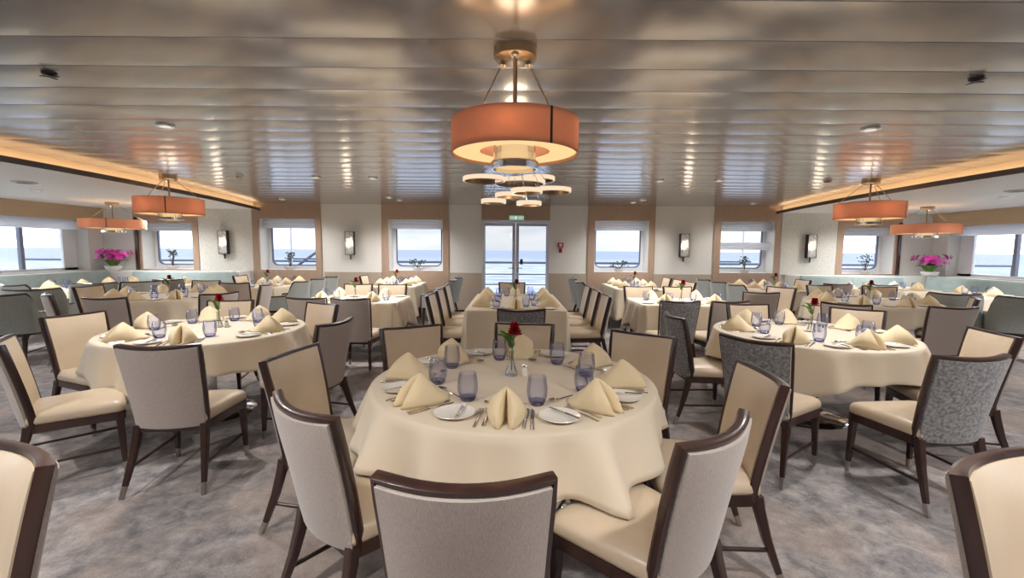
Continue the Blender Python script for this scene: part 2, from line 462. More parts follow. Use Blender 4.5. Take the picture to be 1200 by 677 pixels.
# glazed double door
mid = (DX0+DX1)/2
for k, (a, b) in enumerate(((DX0+.03, mid-.004), (mid+.004, DX1-.03))):
    d = struct(empty('door_%d' % (k+1), ((a+b)/2, YB+.16, 0)))
    hw = (b-a)/2
    mb = MB(); s_in = .07; s_out = .02
    l, r = (s_out, s_in) if k == 0 else (s_in, s_out)
    mb.box(-hw, -hw+l, 0, .05, .01, 2.05); mb.box(hw-r, hw, 0, .05, .01, 2.05)
    mb.box(-hw+l, hw-r, 0, .05, 1.98, 2.05); mb.box(-hw+l, hw-r, 0, .05, .01, .16)
    mb.obj('door_frame', M['doorstile'], d, smooth=False)
    MB().box(-hw+l, hw-r, .02, .028, .16, 1.98).obj('pane', M['pane'], d, smooth=False)
    hx = hw-.045 if k == 0 else -hw+.045
    mb = MB(); mb.box(hx-.02, hx+.02, -.012, 0, .98, 1.14)
    mb.tube([(hx, -.006, 1.04), (hx, -.05, 1.04), (hx+(-.11 if k == 0 else .11), -.055, 1.04)], .009)
    mb.obj('door_handle', M['chrome'], d)
    if k == 1:
        MB().box(-hw+.10, -hw+.16, -.03, .02, 1.12, 1.24).obj('door_lock', M['dark'], d, smooth=False)
mb = MB(); mb.box(DX0, DX0+.03, YB+.05, YB+.25, 0, 2.09); mb.box(DX1-.03, DX1, YB+.05, YB+.25, 0, 2.09); mb.box(DX0+.03, DX1-.03, YB+.05, YB+.25, 2.055, 2.09)
struct(mb.obj('trim_%d' % tn, M['doorframe'], smooth=False)); tn += 1

# side walls with long window bands
for sgn, side, X in ((-1, 'left', XL), (1, 'right', XR)):
    o = .4*sgn
    xa, xb = min(X, X+o), max(X, X+o)
    posts = [9.55, 6.4, 6.1, 3.0, 2.7, -.4, -.7, -3.8]
    mb = MB()
    mb.box(xa, xb, YF, YB+.4, 0, .96); mb.box(xa, xb, YF, YB+.4, 2.0, 2.6)
    mb.box(xa, xb, 9.55, YB+.4, .96, 2.0); mb.box(xa, xb, 6.1, 6.4, .96, 2.0); mb.box(xa, xb, 2.7, 3.0, .96, 2.0); mb.box(xa, xb, -.7, -.4, .96, 2.0); mb.box(xa, xb, YF, -3.8, .96, 2.0)
    struct(mb.obj('wall_'+side, M['white'], smooth=False))
    xf0, xf1 = sorted((X, X-sgn*.04))
    struct(MB().box(xf0, xf1, YF, YB, 2.0, ZS).obj('trim_%d' % tn, M['fascia'], smooth=False)); tn += 1
    for j in range(0, 8, 2):
        y1, y0 = posts[j], posts[j+1]
        w = struct(empty('window_%d' % (7+j//2+(0 if sgn < 0 else 4)), (X+sgn*.3, (y0+y1)/2, .96)))
        hy = (y1-y0)/2
        mb = MB()
        mb.box(-.03, .03, -hy, hy, 0, .05); mb.box(-.03, .03, -hy, hy, .99, 1.04); mb.box(-.03, .03, -hy, -hy+.06, 0, 1.04); mb.box(-.03, .03, hy-.28, hy, 0, 1.04)
        mb.obj('window_frame', M['paint'], w, smooth=False)
        mb = MB()
        for q in (-.36, .30): mb.box(-.035, .035, hy*q*1.1-.03, hy*q*1.1+.03, .05, .99)
        mb.obj('mullion', M['mullion'], w, smooth=False)
        MB().box(-.004, .004, -hy+.06, hy-.28, .05, .99).obj('pane', M['pane'], w, smooth=False)
        mb = MB(); ring = []
        for k in range(7):
            z = 1.04-.2*k/6; xx = -sgn*(.22+.012*(k % 2))
            ring.append([(xx, -hy, z), (xx, hy, z), (xx-sgn*.03, hy, z), (xx-sgn*.03, -hy, z)])
        mb.loft(ring).obj('blind', M['blind'], w, sharp=50)
# baseboard
mb = MB()
for a, b in spans: mb.box(a, b, YB-.03, YB-.018, 0, .1)
struct(mb.obj('baseboard_back', M['wood'], smooth=False))
# slim dark posts that frame the corner panels
mb = MB()
for xq in (CX-8.42, CX+8.43): mb.box(xq-.03, xq+.03, YB-.06, YB, .95, 2.1)
struct(mb.obj('trim_%d' % tn, M['wood'], smooth=False)); tn += 1

# ledge behind the bench seats
mb = MB()
mb.box(XL, CX-5.95, YB-.45, YB-.031, .3, .94); mb.box(CX+5.95, XR, YB-.45, YB-.031, .3, .94)
mb.box(XL, XL+.4, -2, YB-.45, .3, .94); mb.box(XR-.4, XR, -2, YB-.45, .3, .94)
struct(mb.obj('trim_%d' % tn, M['white'], smooth=False)); tn += 1

# outside: deck, railing, pipes, sea
struct(MB().box(-14, 14, YB+.4, YB+2.4, -.2, -.02).obj('deck', M['deck'], smooth=False))
dr = empty('deck_railing', (CX, YB+2.2, -.02))
tag(dr, 'grey ship deck railing outside the glass door and rear windows', 'railing')
MB().tube([(-13.5, 0, 1.12), (13.5, 0, 1.12)], .03).obj('handrail', M['raildark'], dr)
for z in (.80, .52, .25): MB().tube([(-13.5, 0, z), (13.5, 0, z)], .016).obj('rail', M['raildark'], dr)
for k in range(10):
    MB().tube([(-13.5+3*k, 0, 0), (-13.5+3*k, 0, 1.12)], .024).obj('post', M['raildark'], dr)
for sx, nm in ((-1, 'left'), (1, 'right')):
    d = empty('davit_frame', (CX+sx*5.1, YB+1.4, -.02))
    tag(d, 'pale steel pipe frame on deck outside second window %s of the door' % nm, 'pipe frame')
    MB().tube([(sx*.75, 0, 0), (sx*.62, 0, 1.2), (sx*.62, 0, 2.4)], .03).obj('post', M['pipe'], d)
    MB().tube([(sx*.75, .2, .9), (-sx*.1, .2, 1.5)] if sx < 0 else [(-.75, .1, 1.42), (-.1, .2, .95)], .035).obj('brace', M['raildark'], d)
    MB().tube([(-.8, .1, 1.2), (.9, .1, 1.2)], .02).obj('rail', M['raildark'], d)
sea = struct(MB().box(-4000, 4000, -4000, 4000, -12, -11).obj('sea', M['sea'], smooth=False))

# ------------------------------------------------------------------ chairs
def back_pt(u, v, off=0., puff=0.):
    w = .192+.026*v
    top = .497+.012*u*u
    x = u*w
    z = .383+v*top
    yy = -.205-.095*max(v,0)**1.25+.045*u*u
    p = Vector((x, yy, z))
    n = Vector((-.36*u, 1, .2)).normalized()       # towards the sitter
    return p + n*(off + puff*(1-u**4)*(1-(2*v-1)**4))
def back_slab(off0, off1, puff0, puff1, name, m, parent, nu=12, nv=10, inset=.96):
    mb = MB(); rings = []
    us = [-1+2*i/nu for i in range(nu+1)]
    for iv in range(nv+1):
        v = iv/nv; vv = .01+.98*v
        f = [back_pt(u*inset, vv, off1, puff1) for u in us]
        b = [back_pt(u*inset, vv, off0, puff0) for u in us]
        rings.append(f + b[::-1])
    mb.loft(rings)
    return mb.obj(name, m, parent, sharp=60)
def sweep_loop(path, outs, norms, wid, thk, closed=True):
    rings = []
    for p, o, n in zip(path, outs, norms):
        q = wid/2; t = thk/2; c = .7
        sec = [(q, t*c), (q*c, t), (-q*c, t), (-q, t*c), (-q, -t*c), (-q*c, -t), (q*c, -t), (q, -t*c)]
        rings.append([p + o*a + n*b for a, b in sec])
    return rings
def make_back_frame(parent):
    prm = []
    for i in range(9): prm.append((-1, i/8.))
    for i in range(1, 12): prm.append((-1+2*i/12., 1))
    for i in range(9): prm.append((1, 1-i/8.))
    for i in range(1, 12): prm.append((1-2*i/12., 0))
    path = []; outs = []; norms = []
    ce = back_pt(0, .5)
    for u, v in prm:
        p = back_pt(u, v); n = Vector((-.36*u, 1, .2)).normalized()
        o = Vector((0, 0, 0))
        tx = (back_pt(min(u+.02, 1.02), v)-back_pt(u-.02, v)).normalized(); tz = (back_pt(u, v+.02)-back_pt(u, v-.02)).normalized()
        if abs(u) == 1: o += tx*u
        if v in (0, 1): o += tz*(1 if v == 1 else -1)
        if v == 1 and abs(u) == 1: o *= 1.0
        o = o.normalized() if o.length > 1.2 else o
        path.append(p + o*.004); outs.append(o*1.0); norms.append(n)
    rings = sweep_loop(path, outs, norms, .019, .036)
    return MB().loft(rings, loop=True).obj('back_frame', M['wood'], parent, sharp=50)
def seat_outline(grow=0., n=7):
    pts = []
    r = .045
    for cx, cy, a0, sx in ((.240-r, .25-r, 0, 1), (-.240+r, .25-r, PI/2, -1), (-.195+.02, -.195+.02, PI, -1), (.195-.02, -.195+.02, 3*PI/2, 1)):
        rr = (r if cy > 0 else .02)+grow
        for i in range(n):
            t = a0+PI/2*i/(n-1); pts.append((cx+rr*math.cos(t), cy+rr*math.sin(t)))
    return pts
def make_seat(parent, m):
    mb = MB(); rings = []
    for z, g in ((.402, -.004), (.405, .004), (.42, .008), (.445, .006), (.462, -.006), (.472, -.025), (.477, -.05)):
        q = 1+min(g, 0)/.23
        rings.append([(x*q, (y-.02)*q+.02, z) for x, y in seat_outline(max(g, 0))])
    c = (0, .02)
    for k, z in ((.75, .481), (.45, .484), (.15, .485)):
        rings.append([(x*k*.78, (y-c[1])*k*.78+c[1], z) for x, y in seat_outline(0)])
    return mb.loft(rings).obj('seat', m, parent, sharp=60)
def make_seat_rail(parent):
    mb = MB()
    o1 = seat_outline(.004); i1 = [(x*.86, (y-.02)*.86+.02) for x, y in seat_outline(0)]
    R = lambda o, z: [(x, y, z) for x, y in o]
    mb.loft([R(o1, .352), R(o1, .401), R(i1, .401), R(i1, .352)], loop=True)
    return mb.obj('seat_rail', M['wood'], parent, sharp=40)
def make_legs(parent):
    for sx in (1, -1):
        pts = [(sx*.216, .220, .40), (sx*.218, .224, .25), (sx*.223, .231, .065)]
        l = MB().tube(pts, [.022, .0185, .013], square=True).obj('leg', M['wood'], parent)
        MB().tube([pts[2], (sx*.224, .232, .045), (sx*.225, .234, .0)], [.0138, .013, .011], square=True).obj('foot_cap', M['ferrule'], l)
        pts = [(sx*.186, -.186, .395), (sx*.189, -.194, .34), (sx*.199, -.228, .21), (sx*.215, -.279, .065)]
        l = MB().tube(pts, [.021, .0215, .018, .013], square=True).obj('leg', M['wood'], parent)
        MB().tube([pts[3], (sx*.2175, -.287, .045), (sx*.2225, -.305, .0)], [.0138, .013, .011], square=True).obj('foot_cap', M['ferrule'], l)
        MB().tube([(sx*.220, .227, .16), (sx*.204, -.245, .16)], .0075, square=True).obj('stretcher', M['wood'], parent)
def make_chair(outer, inner):
    t = empty('dining_chair')
    make_seat(t, M['leather']); make_seat_rail(t)
    back_slab(0., .020, 0., .020, 'backrest', inner, t)
    back_slab(-.028, -.0005, -.010, 0., 'back_panel', outer, t)
    make_back_frame(t); make_legs(t)
    return t
def make_armchair():
    t = empty('tub_armchair')
    # U-shaped shell: path from right arm front, round the back, to the left arm front
    def U(s):      # s in -1..1
        a = abs(s); sg = 1 if s > 0 else -1
        if a < .30: x = .235*a/.30; y = -.27+.03*(a/.30)**2
        elif a < .5:
            q = (a-.30)/.2*PI/2; x = .235+.055*math.sin(q); y = -.24+.055*(1-math.cos(q))
        else: x = .29+.01*math.sin((a-.5)*PI); y = -.185+.42*(a-.5)/.5
        return sg*x, y
    def top(s):
        a = abs(s)
        if a < .36: return .86+.015*(a/.36)**2
        q = min(1, (a-.36)/.22); q = q*q*(3-2*q)
        return .875-.245*q-.02*max(0, (a-.6)/.4)
    S = [-1+2*i/44 for i in range(45)]
    cen = Vector((0, 0, 0))
    def nrm(s):
        x0, y0 = U(s-.01); x1, y1 = U(s+.01); d = Vector((x1-x0, y1-y0, 0)).normalized()
        return Vector((-d.y, d.x, 0))          # inward
    for off0, off1, nm, m in ((-.032, -.001, 'back_panel', M['armfab']), (0., .035, 'backrest', M['arminner'])):
        rings = []
        for s in S:
            x, y = U(s); n = nrm(s); z1 = top(s); h = (z1-.40)
            rec = lambda z: Vector((0, -.10*max(0, (z-.5)/.4)*max(0, 1-abs(s)/.5), 0))
            zs = [.40+h*k/6 for k in range(7)]
            A = [Vector((x, y, z))+n*off0+rec(z) for z in zs]; B = [Vector((x, y, z))+n*off1+rec(z) for z in zs]
            rings.append(A + B[::-1])
        MB().loft(rings).obj(nm, m, t, sharp=60)
    pts = []
    for s in S:
        x, y = U(s); z = top(s)
        pts.append((x, y-.10*max(0, (z-.5)/.4)*max(0, 1-abs(s)/.5), z+.006))
    x, y = U(-1); pts = [(x, y+.012, .42)] + [(x, y+.012, top(1)-.01)] + pts
    x, y = U(1); pts = pts + [(x, y+.012, top(1)-.01), (x, y+.012, .42)]
    MB().tube(pts, .019, 8).obj('back_frame', M['wood'], t)
    make_seat(t, M['arminner']); make_seat_rail(t); make_legs(t)
    return t
chairs = {'taupe': Proto(make_chair(M['taupe'], M['leather'])), 'pattern': Proto(make_chair(M['pattern'], M['leather'])), 'arm': Proto(make_armchair())}
def chair(bx, by, deg, style, label, group, z=0):
    """bx, by: middle of the top of the back; deg: the way it faces"""
    a = math.radians(deg)
    k = .285
    x, y = bx+k*math.cos(a), by+k*math.sin(a)
    return chairs[style].put((x, y, z), a-PI/2, label, 'chair', group)

# ------------------------------------------------------------------ tables and cloths
def pedestal(t, h):
    MB().lathe([(.001, .0), (.33, .0), (.345, .006), (.335, .014), (.2, .026), (.07, .04), (.045, .06), (.001, .06)], 40).obj('base', M['chrome'], t)
    MB().lathe([(.04, .05), (.04, h-.06), (.16, h-.05), (.16, h-.03), (.001, h-.03)], 24).obj('column', M['chrome'], t)
def round_table(x, y, r, label):
    t = empty('round_table', (x, y, 0)); tag(t, label, 'table')
    pedestal(t, .74)
    MB().lathe([(.001, .71), (r-.012, .71), (r, .718), (r, .735), (r-.008, .742), (.001, .742)], 64).obj('tabletop', M['wood'], t)
    return t
def rect_table(x, y, hx, hy, label, name='rectangular_table'):
    t = empty(name, (x, y, 0)); tag(t, label, 'table'); hx -= .02; hy -= .02
    bevel(MB().box(-hx, hx, -hy, hy, .71, .742).obj('tabletop', M['wood'], t), .006)
    MB().box(-hx+.08, hx-.08, -hy+.08, hy-.08, .65, .709).obj('apron', M['wood'], t, smooth=False)
    for sx in (1, -1):
        for sy in (1, -1):
            MB().tube([(sx*(hx-.1), sy*(hy-.1), .66), (sx*(hx-.1), sy*(hy-.1), 0)], [.032, .024], square=True).obj('leg', M['wood'], t)
    return t
def cloth_obj(x, y, perim, hem, seed, label, folds=.03, flare=None):
    """perim(s) -> (px, py, nx, ny, fold weight) for s in 0..1; hem(s) -> z of the hem"""
    rnd = random.Random(seed)
    N = 200
    ph = [rnd.uniform(0, 2*PI) for _ in range(4)]; fr = [rnd.choice((9, 11, 13)), rnd.choice((15, 17, 19)), rnd.choice((5, 6, 7)), rnd.choice((23, 26))]
    P = [perim(j/N) for j in range(N)]
    ztop = .7445
    rings = []
    for k in (.02, .3, .6, .85, .97):
        rings.append([(p[0]*k, p[1]*k, ztop+.0025) for p in P])
    rings.append([(p[0]-p[2]*.004, p[1]-p[3]*.004, ztop+.002) for p in P])
    rings.append([(p[0]+p[2]*.004, p[1]+p[3]*.004, ztop-.006) for p in P])
    T = 9
    for i in range(1, T+1):
        t = i/T; ring = []
        for j, p in enumerate(P):
            th = 2*PI*j/N
            w = .45*math.sin(fr[0]*th+ph[0]+.8*math.sin(2*th+ph[3]))+.45*math.sin(fr[1]*th+ph[1]+.7*math.sin(3*th+ph[2]))+.2*math.sin(fr[2]*th+ph[2])+.2*math.sin(fr[3]*th+ph[3])
            w = w-.25*(1-w*w)
            o = .008+(.04+(flare(j/N) if flare else .02))*t+folds*p[4]*w*t**.8
            h = hem(j/N)
            z = (ztop-.012)+(h-(ztop-.012))*t
            o = max(o, .006)
            ring.append((p[0]+p[2]*o, p[1]+p[3]*o, z))
        rings.append(ring)
    mb = MB(); mb.loft(rings, cap0=True, cap1=False)
    c = mb.obj('tablecloth', M['cloth'], None, sharp=85)
    c.location = (x, y, 0)
    md = c.modifiers.new('thickness', 'SOLIDIFY'); md.thickness = .002; md.offset = -1
    tag(c, label, 'tablecloth', 'ivory tablecloths')
    return c
def round_cloth(x, y, r, label, seed, h0, h1, th0=0., folds=.03, fl=.07, lift=()):
    per = lambda s: (r*math.cos(2*PI*s), r*math.sin(2*PI*s), math.cos(2*PI*s), math.sin(2*PI*s), .6+.5*max(0, math.cos(4*(2*PI*s-th0)))**1)
    def hem(s):
        c = math.cos(4*(2*PI*s-th0))
        q = ((1+c)/2)**2.2
        h = h0+(h1-h0)*q
        for d in lift:      # the cloth lies up over a seat pushed under it
            e = abs((math.degrees(2*PI*s)-d+180) % 360-180)
            k = max(0, min(1, (46-e)/20)); h = max(h, h+(.505-h)*k*k*(3-2*k))
        return h
    flare = lambda s: fl*((1+math.cos(4*(2*PI*s-th0)))/2)**1.6
    return cloth_obj(x, y, per, hem, seed, label, folds, flare)
def rect_cloth(x, y, hx, hy, label, seed, h0, h1, folds=.055, hs=None):
    r = .05
    segs = []; pts = []
    for cx, cy, a0 in ((hx-r, hy-r, 0), (-hx+r, hy-r, PI/2), (-hx+r, -hy+r, PI), (hx-r, -hy+r, 3*PI/2)):
        for i in range(7):
            t = a0+PI/2*i/6; pts.append((cx+r*math.cos(t), cy+r*math.sin(t), math.cos(t), math.sin(t)))
    L = [0]
    for i in range(len(pts)):
        a, b = pts[i], pts[(i+1) % len(pts)]; L.append(L[-1]+math.hypot(b[0]-a[0], b[1]-a[1]))
    # walk the outline so that corners get half of the samples
    wts = []
    for i in range(len(pts)):
        wts.append((L[i+1]-L[i])+.055)
    tot = sum(wts)
    def per(s):
        q = s*tot; i = 0
        while i < len(wts)-1 and q > wts[i]: q -= wts[i]; i += 1
        f = min(1, q/wts[i]); a, b = pts[i], pts[(i+1) % len(pts)]
        nx, ny = a[2]+(b[2]-a[2])*f, a[3]+(b[3]-a[3])*f; l = math.hypot(nx, ny)
        px, py = a[0]+(b[0]-a[0])*f, a[1]+(b[1]-a[1])*f
        corner = max(0, 1-math.hypot(abs(px)-hx, abs(py)-hy)/.4)
        return px, py, nx/l, ny/l, .45+.9*corner
    def hem(s):
        px, py = per(s)[:2]
        corner = max(0, 1-math.hypot(abs(px)-hx, abs(py)-hy)/.35)
        b = hs if hs is not None and abs(px) > hx-.04 else h0
        return b+(h1-b)*corner**1.2
    return cloth_obj(x, y, per, hem, seed, label, folds)

# ------------------------------------------------------------------ tableware
ZT = .7475
def make_napkin():
    # pyramid fold: a little tent whose front folds meet in a slit
    # long towards the table middle, narrow seen from the seat, its two front folds parted by a slit
    half = [(.004, -.03), (.014, -.085), (.021, -.128), (.030, -.138), (.046, -.112), (.066, -.055), (.084, .012), (.088, .055), (.066, .105), (.032, .142), (.0, .125)]
    base = [(-x, y) for x, y in half[::-1][1:]] + half
    n = len(base); rings = []
    top = Vector((0, -.012, .134))
    for k in range(10):
        t = (k/9.)**.9; ring = []
        for x, y in base:
            b = Vector((x, y, .0025)); slit = abs(x) < .016 and y > -.1 and y < 0
            a = top + Vector((x*.06, y*.05, -.010 if slit else 0))
            q = a.lerp(b, t)
            bl = math.sin(t*PI)
            if slit: q += Vector((0, .012, 0))*bl
            elif y < -.05: q += Vector((x*.55, -.012, .006))*bl
            elif y > .09: q += Vector((0, .0, -.008))*bl
            else: q += Vector((x*.12, 0, .004))*bl
            ring.append(q)
        rings.append(ring)
    o = MB().loft(rings, closed=True, cap0=True, cap1=False).obj('napkin', M['napkin'], None, sharp=75)
    md = o.modifiers.new('cloth_thickness', 'SOLIDIFY'); md.thickness = .004; md.offset = 0
    return o
def make_plate():
    t = MB().lathe([(.001, .004), (.045, .004), (.05, .001), (.056, .003), (.085, .012), (.0895, .015), (.088, .017), (.08, .014), (.055, .0075), (.001, .0065)], 40).obj('bread_plate', M['china'])
    return t
def make_glass():
    t = empty('stemless_glass')
    # thick tinted foot, thin bowl
    MB().lathe([(.001, .0), (.026, .0), (.031, .004), (.036, .018), (.033, .019), (.001, .014)], 24).obj('glass_base', M['tumbler_base'], t)
    o = [(.036, .018), (.0415, .036), (.0435, .055), (.042, .075), (.0385, .10), (.0365, .113)]
    i = [(.035, .113), (.037, .10), (.0405, .075), (.042, .055), (.040, .036), (.0345, .02)]
    MB().lathe(o+i, 24).obj('bowl', M['tumbler'], t)
    return t
def handle(mb, y0, y1, w0, w1, z0=.002, z1=.002, th=.0022, arch=.003):
    rings = []
    for k in range(7):
        f = k/6; w = w0+(w1-w0)*f; z = z0+(z1-z0)*f+arch*math.sin(PI*f)
        y = y0+(y1-y0)*f
        rings.append([(w*math.cos(2*PI*j/8), y, z+th*math.sin(2*PI*j/8)) for j in range(8)])
    mb.loft(rings)
def make_fork():
    mb = MB(); handle(mb, -.10, .035, .0075, .0034)
    rings = []
    for y, w, z in ((.035, .0034, .002), (.045, .008, .001), (.055, .0115, .0005), (.066, .012, .0015)):
        rings.append([(-w, y, z+.001), (w, y, z+.001), (w, y, z+.0028), (-w, y, z+.0028)])
    mb.loft(rings)
    for k in range(4):
        x = -.0098+.00653*k
        rings = [[(x+s*w, y, z) for s, z in ((-1, z0), (1, z0), (1, z0+.0016), (-1, z0+.0016))] for y, w, z0 in ((.066, .0019, .0027), (.085, .0016, .003), (.102, .0008, .0065))]
        mb.loft(rings)
    return mb.obj('dinner_fork', M['steel'])
def make_knife(name='dinner_knife', s=1.0):
    mb = MB(); handle(mb, -.115*s, -.01*s, .0072, .0062, .004, .004, .0035, 0)
    rings = []
    for y, w0, w1 in ((-.01, -.005, .005), (.02, -.007, .008), (.07, -.007, .009), (.10, -.006, .0075), (.12, -.005, .0)):
        rings.append([(w0, y*s, .0025), (w1, y*s, .0012), (w1, y*s, .0022), (w0, y*s, .0045)])
    mb.loft(rings)
    return mb.obj(name, M['steel'])
def make_spoon():
    mb = MB(); handle(mb, -.10, .04, .0072, .0032)
    rings = []
    for k in range(9):
        f = k/8; y = .04+.06*f; w = .0215*math.sqrt(max(.02, 1-(2*f-1)**2))*(1-.15*f)
        d = .009*(1-(2*f-1)**2)
        ring = []
        for j in range(9):
            q = -1+2*j/8; ring.append((w*q, y, .0095-d*(1-q*q)))
        for j in range(8, -1, -1):
            q = -1+2*j/8; ring.append((w*q, y, .0082-d*(1-q*q)))
        rings.append(ring)
    mb.loft(rings)
    return mb.obj('dessert_spoon', M['steel'])
def make_vase():
    t = empty('bud_vase')
    o = [(.001, .0), (.034, .0), (.037, .006), (.034, .02), (.022, .055), (.013, .09), (.0105, .12), (.015, .142)]
    i = [(.0135, .142), (.009, .12), (.011, .09), (.019, .056), (.028, .022), (.001, .012)]
    MB().lathe(o+i, 24).obj('glass_body', M['clear'], t)
    return t
def make_flower():
    t = empty('carnation')
    MB().tube([(0, 0, .02), (.002, .001, .12), (.012, .0, .205)], [.0026, .0026, .003], 6).obj('stem', M['green'], t)
    rnd = random.Random(3); mb = MB()
    for L in range(5):
        n = 9 - L; r0 = .031-.0055*L; z0 = .206+.0075*L
        for k in range(n):
            a = 2*PI*k/n+L*.5+rnd.uniform(-.2, .2)
            row = []
            for q in range(4):
                f = q/3; rr = r0*(.15+.85*f); w = .0035+.0125*f
                ring = []
                for s in (-1, -.5, 0, .5, 1):
                    zz = z0+.010*f*(1+L*.45)-.006*f*f*(3-L)/3+ (.0035*f*(1 if int(s*2) % 2 else -1))
                    ring.append((.012+rr*math.cos(a)-s*w*math.sin(a), rr*math.sin(a)+s*w*math.cos(a), zz+rnd.uniform(-.001, .001)))
                row.append(ring)
            mb.loft(row, closed=False)
    mb.obj('blossom', M['red'], t, sharp=80)
    mb = MB()
    for a, ln, up in ((PI*.9, .075, .06), (PI*1.15, .06, .085), (PI*.65, .06, .05), (PI*1.4, .05, .07)):
        base = Vector((0, 0, .135)); tip = base+Vector((math.cos(a)*ln*.8, math.sin(a)*ln*.8, up))
        for k in range(9):
            f = k/8; p = base.lerp(tip, f)+Vector((0, 0, .02*math.sin(PI*f)))
            for sg in (-1, 1):
                d = Vector((-math.sin(a)*sg, math.cos(a)*sg, .5)); d = (d+(tip-base).normalized()*.9).normalized()
                l = .034*(1-.75*f)+.006; sd = d.cross(Vector((0, 0, 1))).normalized()*.0032
                mb.loft([[p+sd, p-sd], [p+d*l*.5+sd*1.3, p+d*l*.5-sd*1.3], [p+d*l, p+d*l+sd*.1]], closed=False)
    mb.obj('fern_leaf', M['green'], t)
    return t
def make_shaker():
    t = empty('salt_shaker')
    MB().lathe([(.001, .0), (.016, .0), (.0175, .004), (.0165, .03), (.0135, .048), (.001, .048)], 20).obj('body', M['china'], t)
    MB().lathe([(.0136, .048), (.0136, .056), (.009, .062), (.001, .063)], 20).obj('cap', M['chrome'], t)
    return t
PR = dict(napkin=Proto(make_napkin()), plate=Proto(make_plate()), glass=Proto(make_glass()), fork=Proto(make_fork()), knife=Proto(make_knife()),
          butter=Proto(make_knife('butter_knife', .78)), spoon=Proto(make_spoon()), vase=Proto(make_vase()), flower=Proto(make_flower()), shaker=Proto(make_shaker()))

RND = random.Random(21)
def setting(x, y, deg, where, tbl, full=True, jig=.0, zt=ZT):
    """place setting whose napkin lies at (x, y); deg: direction from the diner towards the table middle"""
    a = math.radians(deg+RND.uniform(-jig, jig)); c, s = math.cos(a), math.sin(a)
    def P(r, f): return (x + r*s + f*c, y - r*c + f*s)     # r to the diner's right, f forwards
    rz = a-PI/2
    px, py = P(0, 0)
    PR['napkin'].put((px, py, zt), rz+math.radians(RND.uniform(-7, 7)), 'folded cream napkin at %s of %s' % (where, tbl), 'napkin', 'folded napkins')
    px, py = P(-.225, .0)
    PR['plate'].put((px, py, zt), rz, 'white bread plate at %s of %s' % (where, tbl), 'plate', 'bread plates')
    px, py = P(.125, .17)
    PR['glass'].put((px, py, zt), rz, 'lavender stemless glass at %s of %s' % (where, tbl), 'glass', 'stemless glasses', (1.12, 1.12, 1.18))
    if not full: return
    for r, f, nm in ((-.085, -.015, 'inner'), (-.118, -.03, 'outer')):
        px, py = P(r, f)
        PR['fork'].put((px, py, zt), rz+math.radians(RND.uniform(-3, 3)), '%s steel fork at %s of %s' % (nm, where, tbl), 'fork', 'forks')
    for r, f, nm in ((.085, -.015, 'inner'), (.112, -.02, 'outer')):
        px, py = P(r, f)
        PR['knife'].put((px, py, zt), rz+math.radians(RND.uniform(-3, 3)), '%s steel knife at %s of %s' % (nm, where, tbl), 'knife', 'dinner knives')
    px, py = P(-.02, .165)
    PR['spoon'].put((px, py, zt), rz+PI/2+math.radians(RND.uniform(-6, 6)), 'dessert spoon at %s of %s' % (where, tbl), 'spoon', 'dessert spoons')
    px, py = P(-.20, .0)
    PR['butter'].put((px, py, zt+.0165), rz, 'butter knife on bread plate at %s of %s' % (where, tbl), 'knife', 'butter knives')
def centre(x, y, tbl, shaker=True, zt=ZT):
    PR['vase'].put((x, y, zt), 0, 'clear glass bud vase in the middle of %s' % tbl, 'vase', 'bud vases')
    PR['flower'].put((x, y, zt+.004), RND.uniform(-.4, .4), 'red carnation with fern in the vase on %s' % tbl, 'flower', 'carnations', (1.3, 1.3, 1.12))
    if shaker: PR['shaker'].put((x+.075, y-.005, zt), 0, 'small white salt shaker beside the vase on %s' % tbl, 'shaker', 'salt shakers')
def dirword(deg):
    d = (deg+360) % 360
    names = ['right', 'far-right', 'far', 'far-left', 'left', 'near-left', 'near', 'near-right']
    return names[int(((d+22.5) % 360)//45)]
def round_set(x, y, r, tbl, angles, full=True, rr=None, names=None):
    rr = rr or r-.185
    for k, d in enumerate(angles):
        a = math.radians(d)
        w = (names[k] if names else dirword(d))+' seat'
        setting(x+rr*math.cos(a), y+rr*math.sin(a), d+180, 'the '+w, tbl, full, 3)

# --- T1, the nearest round table
N1 = 'the nearest round table'
R1 = .758
round_table(.01, 2.41, R1, 'pedestal round table nearest the camera, under ivory cloth')
round_cloth(.01, 2.41, R1+.004, 'ivory tablecloth hanging over the nearest round table', 11, .510, .492, math.radians(-63), .075, .085)
T1A = [(-93, -.115, 1.03, 90), (-57, .675, 1.355, 131), (-12, 1.19, 2.03, 176), (32, .9, 2.98, -127), (84, .1, 3.37, -98), (133, -.735, 3.2, -62), (180, -1.22, 2.37, -10), (228, -.77, 1.54, 50)]
for d, x, y, f in T1A:
    chair(x, y, f, 'taupe', 'cream and taupe chair, %s side of %s' % (dirword(d), N1), 'dining chairs')
round_set(.01, 2.41, R1, N1, [-93, -50, -10, 32, 84, 133, 178, 222])
centre(0, 2.47, N1)

